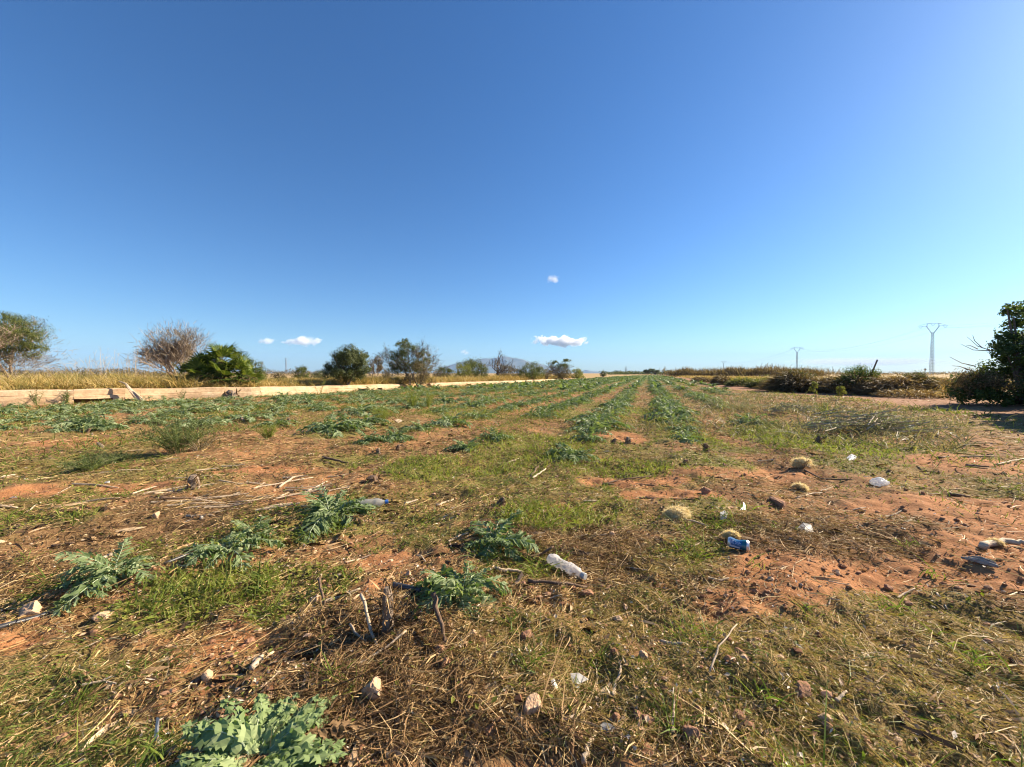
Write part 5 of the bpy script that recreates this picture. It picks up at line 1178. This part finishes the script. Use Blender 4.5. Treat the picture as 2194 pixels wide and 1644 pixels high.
SK = [([(500, 1062), (560, 1044), (672, 1022)], .008, M_stick, 'longest pale stick beyond the dense artichoke mound'), ([(598, 1042), (628, 1026), (655, 1020)], .010, M_stick, 'thick pale fork lying across the longest pale stick'),
      ([(660, 1050), (702, 1030)], .009, M_stick, 'cream stick just behind the dense artichoke mound'), ([(600, 1065), (620, 1054)], .008, M_stick, 'short cream stick left of the dense artichoke mound'),
      ([(215, 1203), (240, 1195), (300, 1186)], .012, M_stick, 'whitish thick stick behind the low dark artichoke'), ([(283, 1060), (335, 1040)], .007, M_stick, 'pale split stick in bare orange soil at the left'),
      ([(330, 1070), (370, 1060)], .007, M_stick, 'pale stub next to the small dead stump at the left'), ([(345, 1082), (420, 1072)], .010, M_dstick, 'greyish stick below the small dead stump at the left'),
      ([(0, 1022), (32, 1016)], .014, M_stick, 'stout whitish stick at the left edge'), ([(400, 1108), (462, 1106)], .008, M_stick, 'pinkish stick among straw left of the artichoke mound'),
      ([(60, 1100), (75, 1082), (150, 1045)], .006, M_stick, 'thin pale stick with a white end at the far left'), ([(0, 1092), (38, 1088)], .009, M_stick, 'cream stick at the left edge below the white pebbles'),
      ([(112, 1166), (160, 1162)], .008, M_dstick, 'reddish dark stick in straw at the left'), ([(868, 1078), (895, 1070)], .009, M_stick, 'short pale stick right of the blue-capped bottle'),
      ([(935, 1080), (972, 1066)], .008, M_stick, 'slanting pale stick on moss right of the blue-capped bottle'), ([(940, 1110), (975, 1102)], .007, M_stick, 'pinkish thin stick above the grassy shadow'),
      ([(612, 1216), (655, 1208)], .006, M_stick, 'short tan stick left of the orange bare patch'), ([(690, 1292), (720, 1284), (770, 1276)], .008, M_stick, 'grey-tan stick left of the half buried black pipe'),
      ([(1060, 1228), (1120, 1226)], .009, M_stick, 'greyish stick left of the crushed bottle'), ([(1128, 1258), (1200, 1264), (1260, 1258)], .008, M_dstick, 'dark twig in front of the crushed bottle'),
      ([(1130, 1200), (1160, 1195), (1187, 1192)], .007, M_dstick, 'dark twig poking over the end of the crushed bottle'), ([(1140, 1030), (1170, 1010)], .009, M_stick, 'forked cream stick before the near artichoke of the row left of the bare strip'),
      ([(1136, 1022), (1155, 1000)], .012, M_dstick, 'short dark thick stick beside the forked cream one'), ([(1082, 990), (1112, 983)], .010, M_stick, 'whitish stick on red soil in mid field'),
      ([(1292, 1036), (1340, 1028), (1400, 1020)], .008, M_dstick, 'long dark stick lying level in mid field'), ([(1290, 1038), (1370, 1036), (1440, 1044)], .008, M_dstick, 'second dark stick just below the long level one'),
      ([(1370, 1066), (1450, 1072), (1540, 1082)], .006, M_dstick, 'thin dark stick running behind the nearest seed head'), ([(1415, 1370), (1440, 1382), (1468, 1398)], .006, M_stick, 'slanting grey stick in the lower middle grass'),
      ([(1312, 1502), (1318, 1465), (1330, 1432)], .006, M_stick, 'forked upright-lying twig in the lower centre'), ([(1440, 1580), (1442, 1545), (1444, 1505)], .005, M_stick, 'grey twig lying away from the camera near the bottom'),
      ([(1248, 1640), (1262, 1605), (1275, 1580)], .007, M_stick, 'pale bark strip at the bottom edge centre'), ([(1195, 1545), (1240, 1550), (1290, 1562)], .005, M_dstick, 'curved dark twig left of the grey fragment'),
      ([(2100, 1186), (2150, 1174), (2200, 1182)], .018, M_stick, 'thick brown stick at the right edge'), ([(2010, 990), (2060, 984), (2130, 980)], .012, M_dstick, 'dark branch in straw at the right edge'),
      ([(2070, 1006), (2120, 1012)], .012, M_dstick, 'short dark branch below the long dark one on the right'), ([(2030, 1058), (2076, 1062)], .012, M_dstick, 'dark stub in straw right of the white bag'),
      ([(2135, 1008), (2165, 992), (2194, 985)], .008, M_stick, 'pale bent stalk at the right edge'), ([(1725, 1012), (1760, 1026), (1828, 1032)], .008, M_dstick, 'dark curved stalk of the farther seed head'),
      ([(1705, 1070), (1735, 1058), (1762, 1052)], .005, M_stick, 'thin cream twig above the long earth clod'), ([(540, 1440), (562, 1412)], .010, M_stick, 'cut reed end at the left of the brown thatch'),
      ([(650, 1495), (660, 1460), (655, 1440)], .005, M_stick, 'curvy pale root in the brown thatch'), ([(700, 1462), (715, 1444)], .006, M_stick, 'short pale chip-like stick above the orange stone'),
      ([(1920, 1272), (1940, 1262), (1960, 1257)], .004, M_stick, 'thin bent straw on the upper edge of the right grass'), ([(1792, 1524), (1812, 1506)], .005, M_stick, 'tiny white-tan stub beside the small white stone at lower right'),
      ([(2008, 1268), (2030, 1290)], .004, M_stick, 'thin straw slanting down in the right grass'), ([(810, 1018), (862, 1022)], .010, M_dstick, 'small black stick on straw beyond the mossy patch'),
      ([(690, 988), (750, 992)], .014, M_dstick, 'black stick in shadow left of the mossy patch'), ([(1520, 1468), (1540, 1432), (1578, 1385)], .0032, M_stick, 'whitish frayed stalk standing aslant at the lower right')]
for i, s in enumerate(SK):
    lift = None
    if 'aslant' in s[3]: lift = [0, .03, .06]
    if 'poking over' in s[3]: lift = [.0, .03, .055]
    stick(*s, 700 + i, lift=lift)
# loose dry stalks all over the field
for i in range(34):
    px, py = g2.uniform(120, 700), 985 + 130 * g2.random(); c = P(px, py); a = g2.normal(.35, .18); L = g2.uniform(.15, .42); e = c + np.array([math.cos(a), math.sin(a), 0]) * L; r = g2.uniform(.005, .010); mb = MB()
    w = np.array([c, (c + e) / 2 + np.array([0, g2.normal(0, .02), 0]), e]); w[:, 2] = ground_z(w[:, 0], w[:, 1]) + r + .004; o = w.mean(0); tube(mb, w - o, [r, r * .95, r * .6], 6, jit=.1)
    tag(mb.obj('dry_stalk', [M_stick], None, o), 'flattened pale stalk in the stalk bed near ' + near_mark(px, py), 'stalk', 'flattened stalks at the left')
for i in range(80):
    py = 915 + 640 * g2.random() ** 2.2; px = g2.uniform(0, 2194 if py > 960 else 1650); c = P(px, py); a = g2.normal(.25, .45); L = g2.uniform(.06, .22) * (1 if py < 1250 else .5); e = c + np.array([math.cos(a), math.sin(a), 0]) * L; m = (c + e) / 2 + np.array([0, g2.normal(0, .012), 0])
    r = g2.uniform(.0028, .0065) * (1 if py < 1250 else .55); mb = MB(); w = np.array([c, m, e]); w[:, 2] = ground_z(w[:, 0], w[:, 1]) + r + .004; o = w.mean(0); tube(mb, w - o, [r, r * .95, r * .7], 6, jit=.08)
    pale = i % 4 > 0
    tag(mb.obj('dry_stalk', [M_stick if pale else M_dstick], None, o), ('pale dry stalk lying flat near ' if pale else 'dark dry stalk lying flat near ') + near_mark(px, py), 'stalk', 'loose dry stalks')

# dead stumps
stump(832, 1388, 1290, 1.41, .022, M_stump, 'frayed pale dead stump standing upright in the brown thatch', 11, (-.01, .02), 150)
stump(415, 1056, 1026, 3.25, .04, M_stump, 'small grey dead stump among straw at the left', 12, (.0, .0), 60)
stump(1515, 972, 954, 4.8, .034, M_dstick, 'black stump at the near end of the unbroken row', 13, (-.03, .0), 60)
stump(1752, 956, 941, 5.4, .04, M_dstick, 'black crumpled stump right of the bright green grass patch', 14, (.03, 0), 60)
stump(1345, 958, 944, 5.6, .035, M_stump, 'small round cut stump in the long bare strip', 15, (.0, .0), 40)
stump(1068, 1094, 1074, 2.8, .025, M_dstick, 'dark broken stalk behind the drooping artichoke', 16, (.04, .0), 50)
stump(798, 1044, 1028, 3.4, .05, M_dstick, 'dark hollow clump behind the blue-capped bottle', 17, (.0, .0), 60)
for i in range(14):
    py = 905 + 70 * g2.random(); px = g2.uniform(60, 1500); D = P(px, py)[1]
    stump(px, py, py - 7 - 5 * g2.random(), D, g2.uniform(.018, .032), M_stump if i % 2 else M_dstick, ('small weathered dead stump near ' if i % 2 else 'small blackened dead stump near ') + near_mark(px, py), 820 + i, (g2.normal(0, .03), 0), 30, 'small dead stumps in the rows')
stick([(775, 1328), (796, 1380), (816, 1425)], .006, M_stick, 'pale fork-ended stalk leaning in front of the frayed stump', 901, lift=[.06, .03, .0])
stick([(750, 1368), (775, 1384), (800, 1402)], .004, M_stick, 'thin pale stick crossing below the fork-ended stalk', 902, lift=[.03, .015, .0])
stick([(760, 1448), (815, 1424), (872, 1396)], .0045, M_stick, 'long thin stick crossing before the frayed stump', 903, lift=[.0, .012, .03])
stick([(930, 1338), (942, 1370), (958, 1408)], .009, M_dstick, 'thick brown stalk sticking up right of the frayed stump', 904, lift=[.06, .03, .0])
stick([(684, 1262), (690, 1280), (696, 1300)], .006, M_dstick, 'short black stick standing left of the frayed stump', 905, lift=[.05, .02, 0])
stick([(980, 1404), (1015, 1398), (1022, 1365)], .0035, M_stick, 'bent pale wire-like twig right of the brown stalk', 906)

# black irrigation pipes
def pipe(pts, r, label):
    w = [P(x, y) for x, y in pts]
    for c in w: c[2] = gz(c[0], c[1]) + r * .7
    w = np.array(w); n = 14; t = np.linspace(0, len(w) - 1, n); q = np.stack([np.interp(t, np.arange(len(w)), w[:, k]) for k in range(3)], 1); o = w.mean(0)
    mb = MB(); tube(mb, q - o, r, 10); tag(mb.obj('irrigation_pipe', [M_hose], None, o, True), label, 'pipe', 'black irrigation pipes')
pipe([(-40, 1383), (20, 1360), (80, 1336), (128, 1316)], .0095, 'black irrigation pipe lying bare at the left edge beside the tan stone')
pipe([(128, 1316), (160, 1302), (185, 1292)], .0075, 'half buried end of the black pipe near the low dark artichoke')
pipe([(352, 1228), (400, 1208), (432, 1194), (460, 1184)], .008, 'thin black pipe running under the small sparse artichoke')
pipe([(842, 1268), (868, 1272), (905, 1284)], .013, 'thick black pipe end left of the silvery artichoke')

# seed heads
def seed_head(px, py, R_, label, seed, tilt, stem=None):
    g = np.random.default_rng(seed); c = P(px, py); z0 = gz(c[0], c[1]); o = empty('artichoke_seed_head', (c[0], c[1], z0)); tag(o, label, 'seed head', 'fluffy seed heads')
    ax = unit(np.array(tilt, float)); cen = np.array([0, 0, R_ * .45]); n = 3000
    fl = np.array([1.12, .95, .74]); v = IV2.copy(); nn = fbm(v[:, 0] * 2.3 + seed, v[:, 1] * 2.3 + v[:, 2] * 1.9, 3, seed); v = v * (.55 + .42 * nn)[:, None]
    low_ = np.clip(-(v @ ax) - .05, 0, 1); v = v + ax * (low_ * .9)[:, None]; v = v * fl * R_ + cen; v[:, 2] = np.maximum(v[:, 2], .003)
    link('down', new_mesh('down', v, [IF2], M_down, None, True), o)
    d = unit(g.normal(size=(n, 3))); d = np.where(((d @ ax) < -.1)[:, None], -d, d); nn = fbm(d[:, 0] * 2.3 + seed, d[:, 1] * 2.3 + d[:, 2] * 1.9, 3, seed)
    lay_ = unit(np.stack([fbm(d[:, 0] * 3, d[:, 1] * 3, 2, seed + 4) - .5, fbm(d[:, 1] * 3, d[:, 2] * 3, 2, seed + 5) - .5, -.28 + 0 * nn], 1))
    v, q = ribbons(cen + d * fl * R_ * (.50 + .42 * nn)[:, None], d * .55 + lay_ * .55 + g.normal(0, .28, (n, 3)), R_ * g.uniform(.18, .42, n), .0011 + R_ * .009, g.normal(0, .4, (n, 3)) + np.array([.1, 0, -.3]), nseg=2, tip=.4); v[:, 2] = np.maximum(v[:, 2], .004)
    tag(link('bristles', new_mesh('bristles', v, [q], M_fluff), o), kind='stuff')
    mb = MB(); tube(mb, [cen - ax * R_ * .35, cen - ax * R_ * .1, cen + ax * R_ * .25], [R_ * .35, R_ * .55, R_ * .45], 10, jit=.05)
    v = mb.v[0]; v[:, 2] = np.maximum(v[:, 2], .003); mb.obj('receptacle', [M_dstick], o)
    k = 60; a = g.random(k) * 2 * pi; p1 = unit(np.cross(ax, [0, 0, 1.0]) + 1e-6); p2 = np.cross(ax, p1); rad = p1[None] * np.cos(a)[:, None] + p2[None] * np.sin(a)[:, None]
    v, q = ribbons(cen - ax * R_ * .2 + rad * R_ * .4, rad + ax * .6, R_ * .5, R_ * .22, g.normal(0, .1, (k, 3)), side=unit(np.cross(rad, np.broadcast_to(ax, rad.shape))), nseg=2, tip=.1); v[:, 2] = np.maximum(v[:, 2], .003)
    link('bract', new_mesh('bract', v, [q], M_litter), o)
    if stem is not None:
        mb = MB(); s = np.array(stem); tube(mb, [cen - ax * R_ * .3, np.array([s[0] * .5, s[1] * .5, .02]), np.array([s[0], s[1], .008])], [.007, .007, .005], 6); mb.obj('stem', [M_stick], o)
seed_head(1450, 1112, .085, 'largest fluffy golden seed head, left of the blue can', 1, (-.35, .25, 1), (.16, -.14))
seed_head(1720, 1007, .088, 'fluffy cream seed head farthest up, with a dark curved stalk', 2, (-.5, .5, .9), (.05, -.04))
seed_head(1714, 1044, .06, 'small pale seed head lying just nearer than the farthest one', 3, (.3, .1, .6))
seed_head(1566, 1163, .045, 'small tuft of pale fluff touching the back of the blue can', 4, (0, .2, 1))
seed_head(2133, 1178, .03, 'small dried flower head on the right side of the red patch', 5, (0, .2, 1))

# can
def build_can():
    D0 = P(1556, 1180); ax = unit(np.array([.80, -.56, 0])); r, L = .0335, .118
    c = D0 + ax * L * .5 + np.array([0, 0, r]); c[2] = gz(c[0], c[1]) + r * 1.02
    o = empty('drink_can', c, math.atan2(ax[1], ax[0])); o.scale = (.88,) * 3; tag(o, 'dented blue and silver drink can lying on its side with white lettering', 'can')
    M_blue = solid_mat('blue_can_paint', (.012, .075, .20), (.02, .12, .27), 30, .3, 0, spec=.5); M_teal = solid_mat('teal_can_paint', (.012, .10, .14), (.02, .14, .19), 30, .3, 0, spec=.5)
    M_alu = solid_mat('aluminium', (.60, .60, .62), (.75, .75, .77), 40, .35, .05, metal=.6)
    def dent(v):
        v = v.copy(); w = np.exp(-((v[:, 0] + .005) / .03) ** 2) * np.clip(v[:, 2] / r, 0, 1); v[:, 2] -= .012 * w; return v
    xs = lambda a, b, n: [(r, x) for x in np.linspace(a, b, n)]
    for nm, a, b, m in (('label_band', -.045, .022, M_blue), ('label_band', .022, .045, M_teal)):
        mb = MB(); lathe(mb, xs(a, b, 9), 28, dent=dent); mb.obj(nm, [m], o, None, True)
    mb = MB(); lathe(mb, [(.0, .050), (.022, .050), (.024, .054), (.026, .059), (.028, .058), (.0335, .045)], 28); mb.obj('lid_end', [M_alu], o, None, True)
    mb = MB(); lathe(mb, [(.0335, -.045), (.029, -.055), (.024, -.059), (.022, -.056), (.0, -.048)], 28, dent=dent); mb.obj('base_end', [M_alu], o, None, True)
    # worn white lettering and silver swoosh on the side that faces the camera
    M_let = solid_mat('worn_white_print', (.42, .46, .62), (.6, .62, .72), 60, .4, 0)
    mb = MB()
    def strip(p0, p1, w):
        (x0, a0), (x1, a1) = p0, p1; n = 5; vs = []
        for t in np.linspace(0, 1, n):
            x = x0 + (x1 - x0) * t; a = a0 + (a1 - a0) * t; dx, da = (x1 - x0), (a1 - a0) * r; ll = math.hypot(dx, da)
            for s in (-1, 1):
                xx = x + s * w / 2 * (-da / ll); aa = a + s * w / 2 * (dx / ll) / r
                vs.append((xx, -(r + .0012) * math.cos(aa), (r + .0012) * math.sin(aa)))
        mb.add(dent(np.array(vs)), np.array([[2 * i, 2 * i + 1, 2 * i + 3, 2 * i + 2] for i in range(n - 1)]))
    A = R(34)
    for x in (-.034, -.012):
        pass
    for p, q in (((-.034, A - .25), (-.034, A + .28)), ((-.034, A + .28), (-.022, A + .28)), ((-.034, A), (-.024, A)), ((-.034, A - .25), (-.022, A - .25)),
                 ((-.016, A - .25), (-.002, A + .28)), ((-.016, A + .28), (-.002, A - .25)), ((.004, A - .25), (.004, A + .28)), ((.004, A + .28), (.014, A + .02)), ((.014, A + .02), (.004, A - .05))): strip(p, q, .0032)
    strip((-.044, -.25), (.01, -.42), .012); strip((-.043, .95), (-.043, -.2), .005)
    mb.obj('printed_lettering', [M_let], o)
build_can()

# bottles
def bottle(pa, pb, r, L, mat, capm, label, seed, ribs=0, crush=.35):
    a, b = P(*pa), P(*pb); ax = b - a; ax[2] = 0; ax = unit(ax); c = a.copy(); z0 = gz(c[0] + ax[0] * L / 2, c[1] + ax[1] * L / 2)
    o = empty('plastic_bottle', (c[0], c[1], z0 + r * .8), math.atan2(ax[1], ax[0])); tag(o, label, 'bottle', 'empty plastic bottles')
    prof = [(0, .012), (r * .55, .0), (r * .92, .006), (r, .018)]
    nr = 22
    for i in range(nr): 
        x = .02 + (L * .70 - .02) * i / (nr - 1); prof.append((r * (1 - (.05 if ribs and i % 2 else 0)), x))
    prof += [(r * .92, L * .76), (r * .70, L * .84), (r * .42, L * .91), (.0135, L * .94), (.0135, L * .965)]
    def dent(v):
        v = v.copy(); t = v[:, 0] / L; w = np.exp(-((t - .42) / .2) ** 2)
        a_ = np.arctan2(v[:, 2], v[:, 1]); f = fbm(v[:, 0] * 45 + seed + a_ * .6, np.cos(a_) * 1.9 + np.sin(a_) * 1.1 + 7, 3, seed) - .35 + .35 * np.abs(np.sin(v[:, 0] * 60 + a_ * 1.5)) * (crush > .2)
        s = 1 - crush * (.35 + .65 * w) * f * 1.3; v[:, 1] *= s; v[:, 2] *= s * (1 - .22 * (crush > .2) * (t < .8)); return v
    mb = MB(); lathe(mb, prof, 26, dent=dent); mb.obj('bottle_body', [mat], o, None, crush < .2)
    mb = MB(); lathe(mb, [(0, L * .952), (.0152, L * .952), (.0155, L * .955), (.0155, L * .955 + .02), (.014, L * .955 + .022), (0, L * .955 + .022)], 20); mb.obj('cap', [capm], o, None, False)
def plastic(name, col, clear):
    m, nt, out = nodes(name); p = N(nt, 'ShaderNodeBsdfPrincipled', Roughness=.22); p.inputs['Base Color'].default_value = (*col, 1); p.inputs['Specular IOR Level'].default_value = .6
    t = N(nt, 'ShaderNodeBsdfTransparent'); t.inputs['Color'].default_value = (.92, .93, .94, 1); tl = N(nt, 'ShaderNodeBsdfTranslucent'); tl.inputs['Color'].default_value = (*col, 1)
    a = N(nt, 'ShaderNodeMixShader', Fac=.45); nt.links.new(p.outputs[0], a.inputs[1]); nt.links.new(tl.outputs[0], a.inputs[2])
    mx = N(nt, 'ShaderNodeMixShader', Fac=clear); nt.links.new(a.outputs[0], mx.inputs[1]); nt.links.new(t.outputs[0], mx.inputs[2]); nt.links.new(mx.outputs[0], out.inputs[0]); return m
M_bottle = plastic('cloudy_plastic', (.80, .76, .72), .30); M_clear = plastic('clear_plastic', (.62, .62, .62), .62)
M_bluecap = solid_mat('blue_cap', (.03, .11, .38), (.04, .14, .45), 20, .4, 0)
bottle((1178, 1205), (1248, 1243), .038, .232, M_bottle, M_grey, 'crushed cloudy white plastic bottle with a dark grey cap', 5, 0, .6)
bottle((752, 1092), (836, 1082), .036, .25, M_clear, M_bluecap, 'clear ribbed plastic bottle with a blue cap behind the artichoke mound', 6, 1, .15)

# rubbish scraps
def scrap(pts, h, mat, label, seed, name='plastic_scrap', cat='scrap', th=.0015, crump=.004):
    """a small thin torn sheet: outline on the ground, corners lifted by the given heights"""
    g = np.random.default_rng(seed); w = []
    for (x, y), hh in zip(pts, h): c = P(x, y); c[2] = gz(c[0], c[1]) + .006 + hh; w.append(c)
    w = np.array(w); o = w.mean(0); n = len(w); c = o + np.array([0, 0, crump]); top = np.concatenate([w, [c]]) - o; bot = top - np.array([0, 0, th])
    f = [[i, (i + 1) % n, n] for i in range(n)] + [[n + 1 + (i + 1) % n, n + 1 + i, 2 * n + 1] for i in range(n)]; q = [[i, n + 1 + i, n + 1 + (i + 1) % n, (i + 1) % n] for i in range(n)]
    tag(link(name, new_mesh(name, np.concatenate([top, bot]), [np.array(f), np.array(q)], mat), None, o), label, cat, 'scraps of rubbish')
scrap([(1222, 1436), (1240, 1434), (1262, 1444), (1246, 1452), (1240, 1464), (1228, 1458)], [.012, .016, .01, .004, 0, .004], M_grey, 'pale grey ribbed torn plastic piece in the lower middle', 1)
scrap([(1180, 1460), (1188, 1458), (1196, 1470), (1190, 1476), (1182, 1470)], [.006, .008, .003, 0, .002], M_white, 'little white chip left of the grey torn piece', 2)
scrap([(1276, 1562), (1292, 1548), (1308, 1562), (1325, 1574), (1300, 1576)], [.004, .012, .012, .002, 0], M_grey, 'dark grey angular fragment near the bottom centre', 3)
scrap([(1586, 1094), (1590, 1088), (1593, 1083), (1597, 1086), (1597, 1093)], [0, .012, .028, .018, .0], M_white, 'upright white sliver right of the nearest seed head', 4)
scrap([(1542, 1112), (1552, 1108), (1560, 1112), (1556, 1120), (1544, 1120)], [.004, .008, .006, 0, 0], M_white, 'flat white scrap between seed head and blue can', 5)
scrap([(1706, 1134), (1720, 1124), (1738, 1128), (1744, 1138), (1722, 1142)], [.004, .012, .01, 0, 0], M_dgrey, 'crumpled grey scrap beyond the bare red patch', 6, crump=.012)
scrap([(328, 1582), (336, 1556), (342, 1560), (340, 1582)], [0, .03, .03, 0], M_white, 'white shard standing up at the lower left', 7)
scrap([(1812, 986), (1824, 982), (1836, 985), (1830, 990), (1816, 990)], [0, .01, .01, 0, 0], M_white, 'flat white scrap right of the farthest seed head', 8)
scrap([(1122, 1250), (1110, 1262), (1096, 1264), (1106, 1246), (1118, 1238)], [.02, .006, .0, .01, .03], M_litter, 'curled brown leaf held up beside the silvery artichoke', 9, 'dead_leaf', 'leaf')
scrap([(846, 905), (856, 902), (864, 905), (852, 908)], [.01, .02, .01, 0], M_stick, 'cream coloured scrap in weeds in mid field', 10)
def bag(px, py, W, H, label, seed):
    g = np.random.default_rng(seed); c = P(px, py); v = IV2.copy(); n = fbm(v[:, 0] * 2.5 + 3, v[:, 1] * 2.5 + v[:, 2] * 2.1, 3, seed); n2 = np.abs(fbm(v[:, 0] * 6, v[:, 2] * 6 + v[:, 1] * 5, 2, seed + 1) - .5)
    v = v * (.65 + .6 * n - .5 * n2)[:, None] * np.array([W / 2, W / 2.6, H * .6]); v[:, 2] = np.maximum(v[:, 2], -H * .25)
    tag(link('plastic_bag', new_mesh('plastic_bag', v, [IF2], plastic('bag_film', (.80, .80, .80), .15), None, False), None, (c[0], c[1], gz(c[0], c[1]) + H * .25)), label, 'bag')
bag(1884, 1044, .15, .085, 'crumpled white plastic bag on straw at the right', 3)
# charred bark piece
c = P(2102, 1218); o = empty('bark_piece', (c[0], c[1], gz(c[0], c[1])), R(-62)); tag(o, 'grey splintered bark piece on the bare red patch', 'bark')
M_char = solid_mat('grey_splinter', (.10, .09, .085), (.42, .38, .33), 60, .9, .4)
for i in range(5):
    mb = MB(); tube(mb, [(-.06 + .008 * i, (i - 2) * .021, .008), (0, (i - 2) * .019, .010 + .003 * (i % 2)), (.062 - .006 * i, (i - 2) * .017, .010)], [.0055, .008, .0045], 5, jit=.22); mb.obj('splinter', [M_char], o)
